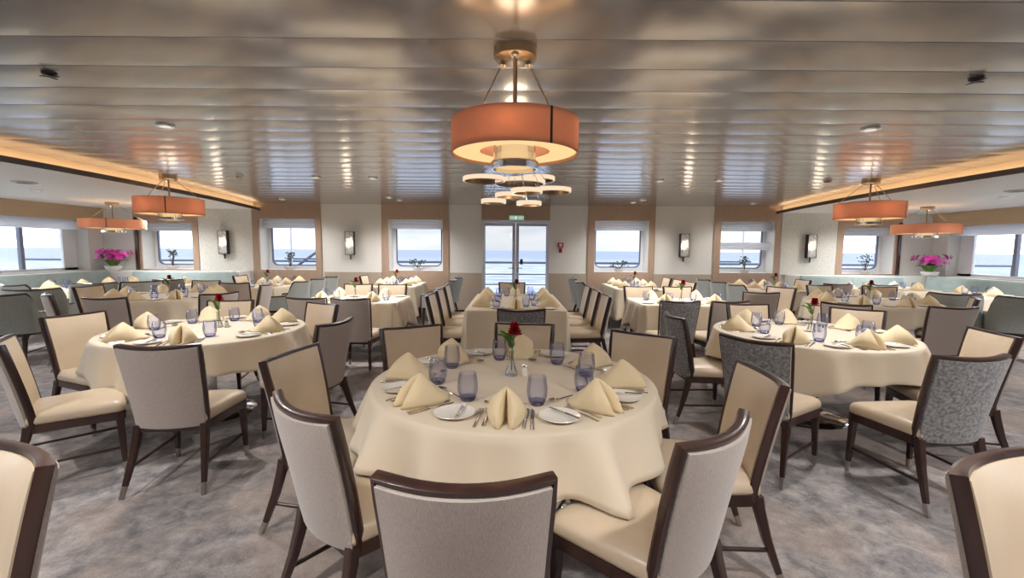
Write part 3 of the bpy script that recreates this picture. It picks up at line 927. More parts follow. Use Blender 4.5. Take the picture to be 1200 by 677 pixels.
# --- T2 and T3, second row
N2, N3 = 'the left second-row table', 'the right second-row table'
R2_ = .76
round_table(-2.66, 3.85, R2_, 'pedestal round table on the left of the second row, under ivory cloth')
round_cloth(-2.66, 3.85, R2_+.004, 'long-hanging ivory tablecloth over the left second-row table', 12, .515, .33, math.radians(-100), .06, lift=(-168, 111, 42, -20))
for d, x, y, f, st in [('near-right', -2.04, 2.50, 97, 'taupe'), ('near-left', -3.05, 2.6, 43, 'taupe'), ('left', -3.66, 3.66, -15, 'taupe'), ('far-left', -3.0, 4.72, -78, 'taupe'), ('far-right', -1.92, 4.52, -118, 'taupe'), ('right', -1.34, 3.4, 168, 'taupe')]:
    chair(x, y, f, st, 'cream and taupe chair, %s side of %s' % (d, N2), 'dining chairs')
round_set(-2.66, 3.85, R2_, N2, [-72, -122, 174, 124, 78, 40, -10], names=['near', 'near-left', 'left', 'far-left', 'far', 'far-right', 'right'])
centre(-2.62, 3.92, N2)
round_table(2.62, 3.87, R2_, 'pedestal round table on the right of the second row, under ivory cloth')
round_cloth(2.62, 3.87, R2_+.004, 'ivory tablecloth over the right second-row table', 15, .515, .37, math.radians(-40), .06, lift=(33, 98, -43, 180))
for d, x, y, f, st in [('near-left', 1.545, 2.8, 38, 'pattern'), ('near', 2.53, 2.37, 95, 'pattern'), ('right', 3.44, 3.1, 166, 'taupe'), ('far-right', 3.42, 4.36, -132, 'taupe'), ('far', 2.5, 4.70, -88, 'taupe'), ('left', 1.40, 3.85, 0, 'pattern')]:
    chair(x, y, f, st, '%s, %s side of %s' % ('chair with grey mottled back' if st == 'pattern' else 'cream and taupe chair', d, N3), 'dining chairs')
round_set(2.62, 3.87, R2_, N3, [-132, -85, -42, 170, 118, 75, 25], names=['near-left', 'near', 'near-right', 'left', 'far-left', 'far', 'right'])
centre(2.66, 3.9, N3)

# --- T4 pair, third row
N4, N4r = 'the left third-row table', 'the right third-row table'
round_table(-5.05, 6.5, .78, 'pedestal round table on the left of the third row')
round_cloth(-5.05, 6.5, .784, 'ivory tablecloth over the left third-row table', 21, .48, .28, .4, .06, lift=(192, 98, 140))
for d, x, y, f, st in [('near', -4.5, 4.85, 97, 'taupe'), ('near-right', -3.6, 5.45, 150, 'taupe'), ('near-left', -5.5, 5.2, 50, 'taupe'), ('left', -6.05, 6.28, 0, 'taupe'), ('far', -5.2, 7.55, -85, 'taupe'), ('far-left', -6.16, 7.36, -45, 'arm')]:
    chair(x, y, f, st, '%s, %s side of %s' % ('cream and taupe chair' if st != 'arm' else 'slate green tub armchair', d, N4), 'dining chairs')
round_set(-5.05, 6.5, .78, N4, [-90, -45, 0, 45, 90, 135, 180, 225], full=False)
centre(-5.05, 6.5, N4, False)
round_table(5.18, 6.4, .80, 'pedestal round table on the right of the third row')
round_cloth(5.18, 6.4, .804, 'ivory tablecloth over the right third-row table', 23, .47, .28, .75, .06, lift=(91, 45, -59))
for d, x, y, f, st in [('near-left', 3.62, 4.78, 47, 'taupe'), ('near', 4.58, 4.55, 82, 'taupe'), ('near-right', 5.75, 5.45, 140, 'taupe'), ('far', 5.15, 7.45, -85, 'taupe'), ('far-right', 6.02, 7.25, -128, 'taupe')]:
    chair(x, y, f, st, 'cream and taupe chair, %s side of %s' % (d, N4r), 'dining chairs')
round_set(5.18, 6.4, .80, N4r, [-90, -45, 0, 45, 90, 135, 180, 225], full=False)
centre(5.18, 6.4, N4r, False)

# --- T5, long table before the door
N5 = 'the long middle table'
def long_table(cx, cy, hx, hy, tbl, label, clabel, seed, rows, h0, h1, ends=True, full=False, name='rectangular_table', hs=None):
    rect_table(cx, cy, hx, hy, label, name)
    rect_cloth(cx, cy, hx+.004, hy+.004, clabel, seed, h0, h1, hs=hs)
    wd = {1: ['middle'], 2: ['near', 'far'], 3: ['near', 'middle', 'far']}[len(rows)]
    for yy, w in zip(rows, wd):
        setting(cx-hx+.19, yy, 0, 'the left-hand %s seat' % w, tbl, full, 2); setting(cx+hx-.19, yy, 180, 'the right-hand %s seat' % w, tbl, full, 2)
    if ends:
        setting(cx, cy-hy+.18, 90, 'the near end', tbl, full, 2); setting(cx, cy+hy-.18, -90, 'the far end', tbl, full, 2)
long_table(.05, 6.12, .60, .98, N5, 'long rectangular table in the middle, facing the glass door', 'ivory tablecloth over the long table facing the door', 31, [5.5, 6.13, 6.78], .26, .20, hs=.49)
centre(.05, 6.12, N5, False)
for w, y in (('near', 5.42), ('middle', 6.08), ('far', 6.75)):
    chair(-1.03, y, 0, 'taupe', 'cream chair, %s one along left of %s' % (w, N5), 'dining chairs')
    chair(1.20, y+.05, 180, 'taupe', 'cream chair, %s one along right of %s' % (w, N5), 'dining chairs')
chair(.09, 4.14, 90, 'pattern', 'chair with grey mottled back at near end of %s' % N5, 'dining chairs')
chair(.0, 7.6, -90, 'taupe', 'cream leather chair at far end of %s, before glass door' % N5, 'dining chairs')

# --- T6 pair, four-seat tables either side of the long one
N6, N6r = 'the four-seater left of centre', 'the four-seater right of centre'
def four_seat(cx, cy, hx, hy, tbl, seed, word):
    rect_table(cx, cy, hx, hy, 'four-seat rectangular table %s of the long central table' % word)
    rect_cloth(cx, cy, hx+.004, hy+.004, 'ivory tablecloth over %s' % tbl, seed, .42, .26)
    for sx, w in ((-1, 'left'), (1, 'right')):
        setting(cx+sx*hx*.5, cy-hy+.16, 90, 'the near-%s seat' % w, tbl, False, 3)
        setting(cx+sx*hx*.5, cy+hy-.16, -90, 'the far-%s seat' % w, tbl, False, 3)
    centre(cx, cy, tbl, False)
four_seat(-2.22, 6.25, .68, .45, N6, 41, 'left')
four_seat(2.38, 6.2, .66, .45, N6r, 43, 'right')
chair(-2.34, 5.0, 92, 'taupe', 'cream leather chair near-left at %s' % N6, 'dining chairs')
chair(-1.83, 4.97, 88, 'taupe', 'cream leather chair near-right at %s' % N6, 'dining chairs')
chair(-2.42, 7.0, -90, 'taupe', 'cream leather chair facing the room, far-left at %s' % N6, 'dining chairs')
chair(-1.88, 7.0, -90, 'taupe', 'cream leather chair facing the room, far-right at %s' % N6, 'dining chairs')
chair(1.89, 4.93, 90, 'pattern', 'chair with grey mottled back, near-left at %s' % N6r, 'dining chairs')
chair(2.46, 4.93, 97, 'taupe', 'cream leather chair near-right at %s' % N6r, 'dining chairs')
chair(1.97, 6.93, -90, 'taupe', 'cream leather chair facing the room, far-left at %s' % N6r, 'dining chairs')
chair(2.58, 6.93, -90, 'taupe', 'cream leather chair facing the room, far-right at %s' % N6r, 'dining chairs')

# --- T7 pair, tables under the windows beside the door
N7, N7r = 'the table at first left window', 'the table at first right window'
long_table(-2.28, 8.93, .42, .66, N7, 'long table standing under the first window left of the door', 'ivory tablecloth over %s' % N7, 51, [8.5, 8.95, 9.4], .34, .16, False)
long_table(2.36, 8.8, .42, .74, N7r, 'long table standing under the first window right of the door', 'ivory tablecloth over %s' % N7r, 53, [8.3, 8.8, 9.3], .34, .16, False)
centre(-2.28, 8.72, N7, False); centre(2.36, 8.56, N7r, False)
for w, y in (('near', 8.25), ('far', 9.05)):
    chair(-1.10, y, 180, 'arm', 'slate green tub armchair, %s one on right of %s' % (w, N7), 'dining chairs')
    chair(1.22, y-.2, 0, 'arm', 'slate green tub armchair, %s one on left of %s' % (w, N7r), 'dining chairs')
chair(-3.10, 9.15, 0, 'taupe', 'cream leather chair by the wall, left of %s' % N7, 'dining chairs')
for w, y in (('near', 7.95), ('middle', 8.55), ('far', 9.15)):
    chair(3.24, y, 180, 'taupe', 'cream leather chair, %s one on right of %s' % (w, N7r), 'dining chairs')

# --- T8 pair, tables under the second windows
N8, N8r = 'the table at second left window', 'the table at second right window'
long_table(-4.62, 8.62, .40, .80, N8, 'long table standing under the second window left of the door', 'ivory tablecloth over %s' % N8, 61, [8.05, 8.6, 9.15], .42, .24, False)
long_table(4.92, 8.55, .42, .80, N8r, 'long table standing under the second window right of the door', 'ivory tablecloth over %s' % N8r, 63, [8.0, 8.55, 9.1], .42, .24, False)
centre(-4.62, 8.35, N8, False); centre(4.92, 8.3, N8r, False)
for w, y in (('near', 7.75), ('middle', 8.4), ('far', 9.05)):
    chair(-3.66, y, 180, 'arm', 'slate green tub armchair, %s one on right of %s' % (w, N8), 'dining chairs')
    chair(3.84, y-.1, 0, 'arm', 'slate green tub armchair, %s one on left of %s' % (w, N8r), 'dining chairs')
chair(-3.78, 6.85, 190, 'taupe', 'cream leather chair turned sideways in aisle before %s' % N8, 'dining chairs')
chair(-4.45, 7.08, 92, 'taupe', 'cream leather chair at near end of %s' % N8, 'dining chairs')
chair(-5.5, 8.9, 0, 'taupe', 'cream leather chair by the wall, left of %s' % N8, 'dining chairs')
chair(4.25, 6.95, -150, 'taupe', 'cream leather chair turned sideways in aisle before %s' % N8r, 'dining chairs')
chair(3.42, 6.05, 75, 'taupe', 'cream leather chair in aisle right of %s' % N6r, 'dining chairs')
chair(5.82, 8.8, 180, 'taupe', 'cream leather chair by the wall, right of %s' % N8r, 'dining chairs')

# --- small tables along the bench seats
def small_table(cx, cy, h, tbl, label, seed, seats):
    t = empty('square_table', (cx, cy, 0)); tag(t, label, 'table')
    bevel(MB().box(-h+.02, h-.02, -h+.02, h-.02, .71, .742).obj('tabletop', M['wood'], t), .006)
    MB().lathe([(.001, .0), (.20, .0), (.21, .006), (.2, .014), (.12, .024), (.05, .04), (.035, .06), (.001, .06)], 32).obj('base', M['chrome'], t)
    MB().lathe([(.032, .05), (.032, .68), (.13, .69), (.13, .709), (.001, .709)], 24).obj('column', M['chrome'], t)
    rect_cloth(cx, cy, h+.004, h+.004, 'ivory tablecloth over %s' % tbl, seed, .50, .485, .03)
    for d in seats:
        a = math.radians(d); w = dirword(d)
        setting(cx+(h-.15)*math.cos(a), cy+(h-.15)*math.sin(a), d+180, 'the %s seat' % w, tbl, False, 2)
N9, N9r = 'the left window square table', 'the right window square table'
small_table(-7.66, 7.6, .42, N9, 'small square table before the bench at the left windows', 71, [-90, 180, 90])
small_table(7.90, 7.5, .40, N9r, 'small square table before the bench at the right windows', 73, [-90, 0, 90])
N10, N10r = 'the left corner square table', 'the right corner square table'
small_table(-7.5, 8.5, .38, N10, 'small square table before the bench in the left corner', 75, [-90, 90, 180])
small_table(7.55, 8.5, .38, N10r, 'small square table before the bench in the right corner', 77, [-90, 90, 0])
N11, N11r = 'the square table under leftmost sconce', 'the square table under rightmost sconce'
small_table(-6.45, 8.52, .34, N11, 'small square table at the bench under the leftmost sconce', 79, [-90, 90])
small_table(6.65, 8.52, .34, N11r, 'small square table at the bench under the rightmost sconce', 81, [-90, 90])
chair(-6.42, 5.9, 125, 'arm', 'slate green tub armchair in the aisle, turned towards %s' % N9, 'dining chairs')
chair(-7.42, 6.55, 75, 'arm', 'slate green tub armchair at near side of %s' % N9, 'dining chairs')
chair(-6.1, 5.2, 110, 'arm', 'slate green tub armchair at left edge of picture', 'dining chairs')
chair(-6.62, 7.0, 120, 'arm', 'slate green tub armchair at near side of %s' % N10, 'dining chairs')
chair(-5.98, 7.68, 110, 'taupe', 'cream leather chair at near side of %s' % N11, 'dining chairs')
chair(6.22, 6.2, 60, 'arm', 'slate green tub armchair at near side of %s' % N10r, 'dining chairs')
chair(6.72, 5.75, 60, 'arm', 'slate green tub armchair at right edge, turned towards %s' % N9r, 'dining chairs')
chair(5.72, 7.75, 80, 'taupe', 'cream leather chair near side of %s, leftward' % N11r, 'dining chairs')
chair(6.42, 7.6, 88, 'taupe', 'cream leather chair near side of %s, rightward' % N11r, 'dining chairs')

# --- chairs beside the camera, for tables behind it
chair(-1.385, 1.20, -112, 'taupe', 'cream leather chair cropped at lower left corner, facing away from tables', 'dining chairs')
chair(1.325, 1.185, -68, 'taupe', 'cream leather chair cropped at lower right corner, facing away from tables', 'dining chairs')

# ------------------------------------------------------------------ bench seats
def bench(name, path_len, loc, rz, label):
    b = empty(name, loc, rz); tag(b, label, 'bench')
    L = path_len
    bevel(MB().box(0, L, -.62, -.02, .06, .36).obj('base', M['wood'], b), .01)
    n = max(1, round(L/1.2))
    for k in range(n):
        bevel(MB().box(L*k/n+.004, L*(k+1)/n-.004, -.66, -.14, .365, .475).obj('seat', M['banq'], b), .03, 3)
        o = MB()
        ring = []
        for z, y0, y1 in ((.40, -.14, -.01), (.6, -.14, -.01), (.85, -.115, -.01), (.925, -.105, -.01), (.95, -.085, -.025)):
            ring.append([(L*k/n+.003, y0, z), (L*(k+1)/n-.003, y0, z), (L*(k+1)/n-.003, y1, z), (L*k/n+.003, y1, z)])
        o.loft(ring).obj('backrest', M['banq'], b, sharp=30)
    return b
LB = 2.75
bench('bench_seat', 2.13, (XL+1.075, YB-.46, 0), 0, 'pale teal bench seat along rear wall in the left corner')
bench('bench_seat', 2.13, (XR-1.075-2.13, YB-.46, 0), 0, 'pale teal bench seat along rear wall in the right corner')
bench('bench_seat', 11.27, (XL+.41, -1.85, 0), PI/2, 'pale teal bench seat under the left side windows')
bench('bench_seat', 11.27, (XR-.41, 9.42, 0), -PI/2, 'pale teal bench seat under the right side windows')

# ------------------------------------------------------------------ plants
def make_orchid():
    t = empty('potted_orchid')
    MB().lathe([(.001, .0), (.09, .0), (.13, .03), (.15, .08), (.155, .105), (.145, .105), (.135, .085), (.001, .08)], 28).obj('pot', M['pot'], t)
    rnd = random.Random(5); mb = MB()
    for k in range(16):
        a = 2*PI*k/16+rnd.uniform(-.2, .2); ln = rnd.uniform(.12, .2); b = Vector((.05*math.cos(a), .05*math.sin(a), .09))
        row = []
        for q in range(5):
            f = q/4; p = b+Vector((math.cos(a)*ln*f, math.sin(a)*ln*f, .15*math.sin(f*PI*.65)))
            w = .034*math.sin(PI*(.12+.86*f)); s = Vector((-math.sin(a), math.cos(a), 0))*w
            row.append([p-s, p+Vector((0, 0, -.008)), p+s])
        mb.loft(row, closed=False)
    mb.obj('leaves', M['green'], t)
    mb = MB(); tips = []
    for k in range(18):
        a = 2*PI*k/18+rnd.uniform(-.2, .2); r = rnd.uniform(.05, .27)
        pts = [(.02*math.cos(a), .02*math.sin(a), .08), (.5*r*math.cos(a), .5*r*math.sin(a), .27), (r*math.cos(a), r*math.sin(a), rnd.uniform(.28, .42))]
        mb.tube(pts, .004, 5); tips.append(pts[-1])
    mb.obj('stems', M['green'], t)
    mb = MB()
    for k in range(170):
        c = Vector(rnd.choice(tips))+Vector((rnd.uniform(-.07, .07), rnd.uniform(-.07, .07), rnd.uniform(-.05, .05)))
        d = (c-Vector((0, 0, .2))).normalized(); s = d.cross(Vector((0, 0, 1))).normalized(); u = s.cross(d)
        for q in range(5):
            a = 2*PI*q/5; e = s*math.cos(a)+u*math.sin(a); g = s*-math.sin(a)+u*math.cos(a)
            mb.loft([[c+g*.005, c-g*.005], [c+e*.022+g*.016+d*.008, c+e*.022-g*.016+d*.008], [c+e*.04+g*.006+d*.003, c+e*.04-g*.006+d*.003]], closed=False)
    mb.obj('blossoms', M['magenta'], t)
    return t
orch = Proto(make_orchid())
orch.put((-8.62, YB-.30, .94), 0, 'magenta potted orchid on the ledge in the left corner', 'plant', 'magenta orchids')
orch.put((8.92, YB-.42, .94), 1.3, 'magenta potted orchid on the ledge in the right corner', 'plant', 'magenta orchids')
def make_bonsai(seed, h, spread):
    t = empty('potted_plant'); rnd = random.Random(seed)
    MB().lathe([(.001, .0), (.075, .0), (.105, .03), (.115, .07), (.105, .07), (.09, .055), (.001, .05)], 24).obj('pot', M['pot'], t)
    mb = MB(); lf = MB()
    for k in range(6):
        a = rnd.uniform(0, 2*PI); tip = Vector((spread*math.cos(a)*rnd.uniform(.4, 1), .4*spread*math.sin(a), h*rnd.uniform(.6, 1)))
        m_ = tip*.5+Vector((rnd.uniform(-.03, .03), 0, .02))
        mb.tube([(0, 0, .05), m_, tip], [.008, .006, .003], 5)
        for q in range(9):
            p = tip+Vector((rnd.uniform(-.05, .05), rnd.uniform(-.05, .05), rnd.uniform(-.05, .03))); an = rnd.uniform(0, 2*PI)
            e = Vector((math.cos(an), .5*math.sin(an), rnd.uniform(-.3, .5))).normalized(); g = e.cross(Vector((0, 1, .2))).normalized()
            lf.loft([[p, p+g*.002], [p+e*.025+g*.014, p+e*.025-g*.014], [p+e*.05+g*.001, p+e*.05-g*.001]], closed=False)
    mb.obj('stem', M['twig'], t); lf.obj('leaves', M['darkgreen'], t)
    return t
SILL = ZW0+.005
for i, (c, h_, k) in enumerate(WINS):
    px = [203, 340, 490, 725, 872, 1013][i]
    X = (px-600)/F_PX*(YB+.10)*1.0
    wn = ['third window left', 'second window left', 'first window left', 'first window right', 'second window right', 'third window right'][i]
    hh = [.42, .40, .22, .22, .34, .40][i]; sp = [.08, .10, .20, .20, .10, .10][i]
    p = make_bonsai(90+i, hh, sp); p.location = (X, YB+.09, SILL)
    tag(p, 'small dark-leaved potted plant on the sill of %s of the door' % wn, 'plant', 'sill plants')

# ------------------------------------------------------------------ lamps
def lamp(name, kind, loc, power, col, size=.05, spot=None):
    l = bpy.data.lights.new(name, kind); l.energy = power; l.color = col; l.shadow_soft_size = size
    if spot: l.spot_size = spot[0]; l.spot_blend = spot[1]
    o = bpy.data.objects.new(name, l); COL.objects.link(o); o.location = loc
    return o
WARM = (1, .80, .58)
def chandelier(cx, cy, ztop, r, z0, z1, label, power, slim=False):
    t = empty('drum_chandelier', (cx, cy, ztop)); tag(t, label, 'chandelier', 'copper drum chandeliers')
    D = lambda z: z-ztop
    cr = .105
    MB().lathe([(.001, -.001), (cr, -.001), (cr, -.045), (cr-.006, -.05), (.001, -.05)], 40).obj('canopy', M['bronze'], t)
    mb = MB()
    for k in range(3):
        a = 2*PI*k/3+.5
        q = MB().lathe([(.001, -.012), (.012, -.012), (.022, 0), (.012, .012), (.001, .012)], 12, (.075*math.cos(a), .075*math.sin(a), -.062)).obj('canopy_boss', M['chrome'], t)
        MB().tube([(.075*math.cos(a), .075*math.sin(a), -.05), ((r-.03)*math.cos(a), (r-.03)*math.sin(a), D(z1)-.01)], .0045, 6).obj('cable', M['bronze'], t)
    MB().tube([(0, 0, -.04), (0, 0, D(z1)+.02)], .011, 10).obj('rod', M['bronze'], t)
    # metal spider with a pierced collar on top of the shade
    mb = MB(); mb.lathe([(.135, D(z1)+.024), (.15, D(z1)+.024), (.15, D(z1)-.008), (.135, D(z1)-.008)], 36, loop=True)
    for k in range(3):
        a = 2*PI*k/3+.5; mb.tube([(0, 0, D(z1)+.014), (.14*math.cos(a), .14*math.sin(a), D(z1)+.014)], .006, 6)
    for k in range(3):
        a = 2*PI*k/3+.5; mb.tube([(.1*math.cos(a), .1*math.sin(a), D(z1)+.014), ((r-.008)*math.cos(a), (r-.008)*math.sin(a), D(z1)-.004)], .006, 6)
    mb.obj('spider', M['bronze'], t)
    mb = MB()
    mb.lathe([(r, D(z0)), (r, D(z1)), (r-.006, D(z1)), (r-.006, D(z0))], 72, loop=True)
    sh = mb.obj('shade', M['shade'], t)
    a = -PI/2+.53
    mb = MB(); w = .006
    mb.loft([[((r+.0015)*math.cos(a+s), (r+.0015)*math.sin(a+s), z) for s in (-w/r, w/r)] + [((r-.001)*math.cos(a+s), (r-.001)*math.sin(a+s), z) for s in (w/r, -w/r)] for z in (D(z0), D(z1))])
    mb.obj('seam', M['dark'], sh)
    ri = r*.55
    MB().lathe([(ri, D(z0)+.02), (ri, D(z1)-.015), (ri-.005, D(z1)-.015), (ri-.005, D(z0)+.02)], 56, loop=True).obj('inner_shade', M['shade_in'], t)
    MB().lathe([(ri+.001, D(z0)+.016), (r-.007, D(z0)+.016), (r-.007, D(z0)+.019), (ri+.001, D(z0)+.019)], 72, loop=True).obj('diffuser', M['diffuser'], t)
    MB().lathe([(.15, D(z1)-.012), (r-.007, D(z1)-.012), (r-.007, D(z1)-.015), (.15, D(z1)-.015)], 72, loop=True).obj('top_diffuser', M['opal'], t)  # unseen cover, added to soften the bulb hot spots on the ceiling
    rc = r*.34
    MB().lathe([(.001, D(z0)-.055), (rc-.02, D(z0)-.055), (rc-.015, D(z0)-.05), (rc-.015, D(z0)+.08), (.001, D(z0)+.08)], 40).obj('lamp_glass', M['lampglass'], t)
    MB().lathe([(rc, D(z0)-.07), (rc+.012, D(z0)-.07), (rc+.012, D(z0)-.035), (rc, D(z0)-.035)], 48, loop=True).obj('ring', M['chrome'], t)
    MB().lathe([(rc-.001, D(z0)-.035), (rc-.001, D(z0)+.03), (rc-.004, D(z0)+.03), (rc-.004, D(z0)-.035)], 48, loop=True).obj('glass_collar', M['clear'], t)
    for k in range(3):
        a = 2*PI*k/3+.5+PI/3
        MB().tube([((rc+.006)*math.cos(a), (rc+.006)*math.sin(a), D(z0)-.04), ((rc+.006)*math.cos(a), (rc+.006)*math.sin(a), D(z1)+.01)], .004, 6).obj('hanger', M['chrome'], t)
    lamp('lamp_bulb', 'POINT', (cx, cy+.04, z1-.03), power*.55, WARM, .11)  # extra bulb added to strengthen the warm glow on the ceiling
    for k in range(4):
        a = 2*PI*k/4-PI/2-.12
        l = lamp('lamp_bulb', 'POINT', (cx+.75*r*math.cos(a), cy+.75*r*math.sin(a), (z0+z1)/2+.02), power, WARM, .03)
    return t
CHP = 3.0
p = at(604, 58, ZC)
chandelier(p.x, p.y, ZC, .313, 1.925, 2.083, 'large copper drum chandelier over the nearest round table', CHP)
p = at(197, 206, ZC); chandelier(p.x, p.y, ZC, .40, 1.90, 2.12, 'copper drum chandelier on plank ceiling at the left', CHP*1.3)
p = at(1021, 211, ZC); chandelier(p.x, p.y, ZC, .40, 1.90, 2.12, 'copper drum chandelier on plank ceiling at the right', CHP*1.3)
p = at(131, 237, ZS); chandelier(p.x, p.y, ZS, .50, 1.80, 1.97, 'copper drum chandelier on white soffit near the left windows', CHP*1.3)
p = at(1087, 242, ZS); chandelier(p.x, p.y, ZS, .50, 1.80, 1.97, 'copper drum chandelier on white soffit near the right windows', CHP*1.3)

# ring chandelier further back
RY = 4.75
t = empty('ring_chandelier', (.04, RY, ZC)); tag(t, 'cluster chandelier of glowing rings hanging above the long table', 'chandelier')
MB().lathe([(.001, 0), (.22, 0), (.22, -.04), (.001, -.04)], 40).obj('canopy', M['bronze'], t)
for px, py, wpx, dy in ((567, 213, 48, .0), (608, 216, 58, .25), (616, 226, 36, -.15), (646, 225, 42, .05), (597, 231, 34, .12), (578, 238, 28, -.05), (619, 240, 28, .02), (628, 212, 40, .3)):
    Yr = RY+dy; x = (px-600)/F_PX*Yr; z = HC+(293-py)/F_PX*Yr; r = wpx/2/F_PX*Yr
    lx, lz = x-.04, z-ZC
    q = MB().lathe([(r, -.022), (r+.004, -.02), (r+.004, .02), (r, .022), (r-.012, .02), (r-.012, -.02)], 48, (lx, dy, lz), loop=True).obj('ring_lamp', M['ringglow'], t)
    MB().lathe([(r-.013, -.024), (r-.013, .024), (r-.022, .024), (r-.022, -.024)], 48, (lx, dy, lz), loop=True).obj('ring_liner', M['bronze'], q)
    MB().lathe([(.001, .021), (r-.022, .021), (r-.022, .016), (.001, .016)], 40, (lx, dy, lz)).obj('ring_disc', M['bronze'], q)
    for k in range(3):
        a = 2*PI*k/3+.3
        MB().tube([(lx+(r-.01)*math.cos(a), dy+(r-.01)*math.sin(a), lz+.02), (lx*.35+.1*math.cos(a), dy*.4+.1*math.sin(a), -.03)], .0025, 5).obj('cable', M['chrome'], q)
lamp('lamp_bulb', 'POINT', (.04, RY, 1.93), 8, WARM, .12)

# wall sconces
def make_sconce():
    t = empty('wall_sconce')
    MB().box(-.075, .075, -.02, 0, -.26, .26).obj('back_plate', M['dark'], t, smooth=False)
    bevel(MB().box(-.095, .095, -.11, -.022, -.25, .25).obj('lamp_glass', M['sconceglass'], t), .01)
    mb = MB()
    for k in range(3):
        for j in range(2):
            mb.lathe([(.001, -.004), (.026, -.004), (.028, .0), (.026, .004), (.001, .004)], 14, (0, 0, 0))
    mb = MB(); rnd = random.Random(2)
    for k in range(14):
        x, z = rnd.uniform(-.045, .045), rnd.uniform(-.11, .11); r = rnd.uniform(.018, .034)
        n = 10; mb.loft([[(x+r*math.cos(2*PI*j/n), -.1105-y, z+r*math.sin(2*PI*j/n)) for j in range(n)] for y in (0, .004)])
    mb.obj('glow', M['sconceglow'], t)
    mb = MB()
    for x in (-.098, .088): mb.box(x, x+.010, -.114, -.018, -.255, .255)
    mb.box(-.088, .088, -.114, -.018, .25, .258); mb.box(-.088, .088, -.114, -.018, -.258, -.25)
    mb.obj('frame', M['dark'], t, smooth=False)
    MB().tube([(0, -.05, -.258), (0, -.05, -.36)], .016, 8).obj('stem', M['dark'], t)
    return t
sco = Proto(make_sconce())
for X, wn in ((-6.35, 'leftmost wall sconce, above the bench seat at the left'), (-3.57, 'wall sconce between first and second windows left of the door'), (3.78, 'wall sconce between first and second windows right of the door'), (6.57, 'rightmost wall sconce, above the bench seat at the right')):
    sco.put((X, YB-.026, 1.57), 0, 'lit silver glass '+wn, 'sconce', 'wall sconces')
    lamp('sconce_bulb', 'POINT', (X, YB-.2, 1.57), 2.5, (1, .8, .6), .06)

# recessed downlights
def make_downlight():
    t = empty('downlight')
    MB().lathe([(.045, -.012), (.062, -.012), (.068, -.006), (.066, .004), (.045, .004)], 28, loop=True).obj('trim_ring', M['chrome'], t)
    MB().lathe([(.001, -.004), (.044, -.004), (.044, .002), (.001, .002)], 24).obj('lens', M['lens'], t)
    return t
dl = Proto(make_downlight())
DLP = 135
spots = [(194, 146, 'over the left second-row table'), (1020, 150, 'over the right second-row table'), (370, 207, 'left, ahead of the first left window'), (437, 208, 'left of the ring chandelier'),
         (773, 211, 'right of the ring chandelier'), (843, 211, 'right, ahead of the second right window'), (331, 233, 'close to the second left window'), (456, 231, 'close to first left window, outer one'),
         (468, 234, 'close to first left window, inner one'), (742, 237, 'close to first right window, inner one'), (753, 234, 'close to first right window, outer one'), (882, 238, 'close to the second right window')]
for px, py, wn in spots:
    p = at(px, py, ZC)
    if p.y > 9.5: p = Vector((p.x*9.5/p.y, 9.5, ZC))
    dl.put((p.x, p.y, ZC-.008), 0, 'small recessed ceiling downlight '+wn, 'downlight', 'recessed downlights')
    o = lamp('downlight_fill_lamp', 'SPOT', (p.x, p.y, ZC-.04), DLP*(.7 if p.y > 9 else 1.1), (1, .975, .96), .07, (math.radians(150), 1.0))  # fill light added to brighten the room; the fittings themselves are off
# further unseen downlights of this ceiling, added to light the tables near the camera
for x, y, wn in ((-3.2, 1.2, 'left of camera'), (3.2, 1.2, 'right of camera'), (-1.2, .6, 'above left of camera'), (1.3, .6, 'above right of camera'), (0, -1.5, 'straight behind camera'), (-3, -2.5, 'behind camera to the left'), (3, -2.5, 'behind camera to the right')):
    o = dl.put((x, y, ZC-.008), 0, 'small recessed ceiling downlight '+wn, 'downlight', 'recessed downlights')
    lamp('downlight_fill_lamp', 'SPOT', (x, y, ZC-.04), DLP*1.3, (1, .975, .96), .07, (math.radians(150), 1.0))
# fill lights added to brighten the sides, fitted out as soffit downlights
for sx in (-1, 1):
    for y, wn in ((8.9, 'in the corner, over the orchid end'), (6.8, 'beside the side windows in view'), (4.6, 'just outside the frame edge'), (2.0, 'abreast of the camera')):
        dl.put((CX+sx*7.3, y, ZS-.004), 0, 'small recessed downlight of the %s soffit, %s' % ('left' if sx < 0 else 'right', wn), 'downlight', 'recessed downlights')
        lamp('soffit_fill_lamp', 'SPOT', (CX+sx*7.3, y, ZS-.03), DLP*1.7, (1, .98, .97), .08, (math.radians(150), 1.0))

# ceiling fittings
def make_sprinkler():
    t = empty('ceiling_sprinkler')
    MB().lathe([(.001, .0), (.035, .0), (.03, -.008), (.012, -.012), (.010, -.017), (.001, -.017)], 18).obj('body', M['dark'], t)
    mb = MB()
    for k in range(4):
        a = PI/2*k
        mb.loft([[(r*math.cos(a)-s*w*math.sin(a), r*math.sin(a)+s*w*math.cos(a), z) for s, z in ((-1, -.016), (1, -.016), (1, -.02), (-1, -.02))] for r, w in ((.0, .016), (.022, .010), (.05, .002))])
    mb.obj('deflector', M['dark'], t)
    return t
sp = Proto(make_sprinkler())
for px, py, wn in ((58, 89, 'left'), (1144, 95, 'right')):
    p = at(px, py, ZC-.02); sp.put((p.x, p.y, ZC-.004), .1, 'dark star-shaped sprinkler on the %s side of plank ceiling' % wn, 'sprinkler', 'sprinklers')
def make_detector():
    t = empty('smoke_detector')
    MB().lathe([(.001, .0), (.055, .0), (.055, -.012), (.001, -.012)], 24).obj('base', M['pot'], t)
    MB().lathe([(.045, -.012), (.045, -.03), (.03, -.04), (.001, -.04)], 24).obj('head', M['bronze'], t)
    return t
sd = Proto(make_detector())
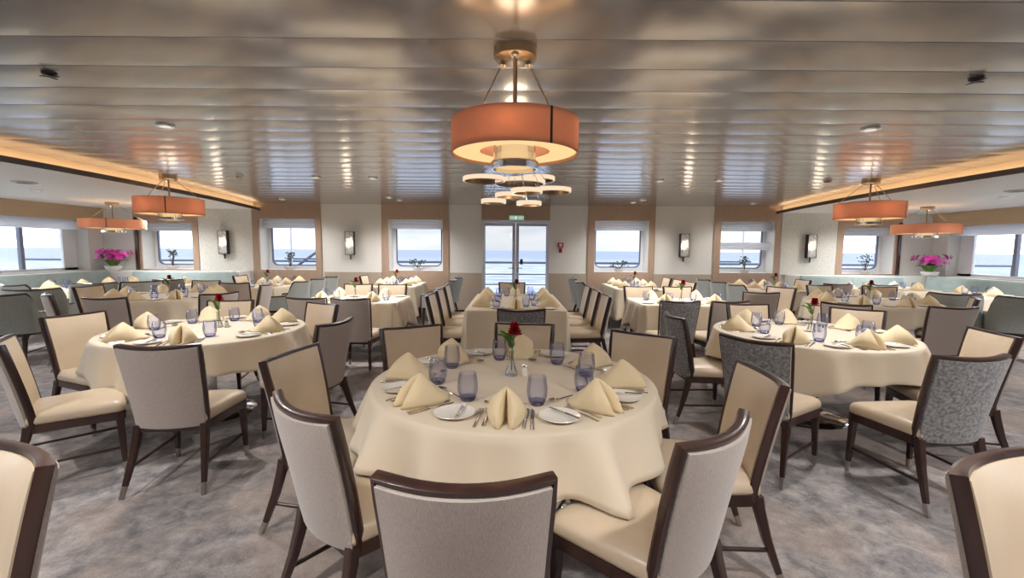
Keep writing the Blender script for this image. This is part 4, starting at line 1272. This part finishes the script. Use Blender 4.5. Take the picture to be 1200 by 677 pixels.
for px, py, wn in ((280, 207, 'left'), (970, 212, 'right')):
    p = at(px, py, ZC-.02); sd.put((p.x, p.y, ZC-.004), 0, 'round smoke detector on the %s part of plank ceiling' % wn, 'smoke detector', 'smoke detectors')
def make_vent():
    t = empty('ceiling_vent')
    MB().lathe([(.09, .0), (.13, .0), (.125, -.012), (.10, -.018), (.09, -.008)], 32, loop=True).obj('vent_ring', M['ferrule'], t)
    MB().lathe([(.001, -.022), (.075, -.018), (.08, -.012), (.001, -.006)], 32).obj('vent_disc', M['dark'], t)
    return t
vt = Proto(make_vent())
for px, py, wn in ((29, 213, 'left'), (1192, 223, 'right')):
    p = at(px, py, ZS); vt.put((p.x, p.y, ZS-.001), 0, 'round air vent in the white soffit at the %s' % wn, 'vent', 'ceiling vents')

# exit sign and call point
es = empty('exit_sign', (.09, YB-.03, 2.15)); tag(es, 'small pale green exit sign above the glass door', 'sign')
MB().box(-.16, .16, -.03, 0, -.045, .045).obj('sign_box', M['exitgreen'], es, smooth=False)
mb = MB()   # running figure, doorway and arrow
mb.box(-.035, .0, -.032, -.0305, -.03, .03); mb.box(-.12, -.06, -.032, -.0305, -.006, .006); mb.box(.05, .12, -.032, -.0305, -.006, .006)
mb.obj('pictogram', M['exitwhite'], es, smooth=False)
fp = empty('fire_call_point', (1.07, YB-.002, 1.56)); tag(fp, 'small red fire call point on the wall right of the door', 'alarm')
bevel(MB().box(-.06, .06, -.05, 0, -.05, .05).obj('box', M['redbox'], fp), .006)
MB().box(-.03, .03, -.053, -.051, -.025, .025).obj('window', M['pot'], fp, smooth=False)
sg = empty('wall_sign', (1.07, YB-.002, 1.44)); tag(sg, 'small red sign plate below the fire call point', 'sign')
MB().box(-.035, .035, -.006, 0, -.05, .05).obj('plate', M['redbox'], sg, smooth=False)

# ------------------------------------------------------------------ sky
w = bpy.data.worlds.new('world'); SC.world = w; w.use_nodes = True
nt = w.node_tree; bg = nt.nodes['Background']
tc = nt.nodes.new('ShaderNodeTexCoord'); sx = nt.nodes.new('ShaderNodeSeparateXYZ'); nt.links.new(tc.outputs['Generated'], sx.inputs[0])
mp = nt.nodes.new('ShaderNodeMapping'); mp.inputs['Scale'].default_value = (2.0, 2.0, 9.0); nt.links.new(tc.outputs['Generated'], mp.inputs[0])
nz = nt.nodes.new('ShaderNodeTexNoise'); nz.inputs['Scale'].default_value = 1.6; nz.inputs['Detail'].default_value = 4; nt.links.new(mp.outputs[0], nz.inputs['Vector'])
ad = nt.nodes.new('ShaderNodeMath'); ad.operation = 'MULTIPLY_ADD'; ad.inputs[1].default_value = .22; ad.inputs[2].default_value = -.10
nt.links.new(nz.outputs[0], ad.inputs[0])
a2 = nt.nodes.new('ShaderNodeMath'); a2.operation = 'ADD'; nt.links.new(ad.outputs[0], a2.inputs[0]); nt.links.new(sx.outputs['Z'], a2.inputs[1])
rp = nt.nodes.new('ShaderNodeValToRGB'); nt.links.new(a2.outputs[0], rp.inputs[0])
e = rp.color_ramp.elements
e[0].position = 0; e[0].color = (.82, .86, .93, 1)
e[1].position = 1; e[1].color = (.70, .80, .95, 1)
q = e.new(.035); q.color = (.93, .95, .98, 1)
q = e.new(.075); q.color = (.66, .72, .83, 1)
q = e.new(.25); q.color = (.86, .90, .97, 1)
ab = nt.nodes.new('ShaderNodeMath'); ab.operation = 'MULTIPLY'; nt.links.new(sx.outputs['X'], ab.inputs[0]); nt.links.new(sx.outputs['X'], ab.inputs[1])
st = nt.nodes.new('ShaderNodeMath'); st.operation = 'MULTIPLY_ADD'; st.inputs[1].default_value = 6.0; st.inputs[2].default_value = 1.0   # sky boosted abeam to brighten the soffits and room sides
nt.links.new(ab.outputs[0], st.inputs[0]); nt.links.new(st.outputs[0], bg.inputs[1])
nt.links.new(rp.outputs[0], bg.inputs[0])

# ------------------------------------------------------------------ view
vs = SC.view_settings
SC.display_settings.display_device = 'sRGB'
vs.view_transform = 'Standard'; vs.look = 'None'; vs.gamma = 1; vs.exposure = 0.0; vs.use_curve_mapping = False
SC.cycles.transparent_max_bounces = 32
SC.cycles.max_bounces = 10
SC.cycles.sample_clamp_indirect = 6
SC.cycles.use_denoising = True
import re
lng = [k for k in USED if len(re.findall(r"[A-Za-z0-9][A-Za-z0-9'\u2019-]*", k)) > 16 or len(re.findall(r"[A-Za-z0-9']+", k)) > 16]
print('LONG', lng)
dup = [k for k, n in USED.items() if n > 1]
print('DUPLICATE LABELS', dup)
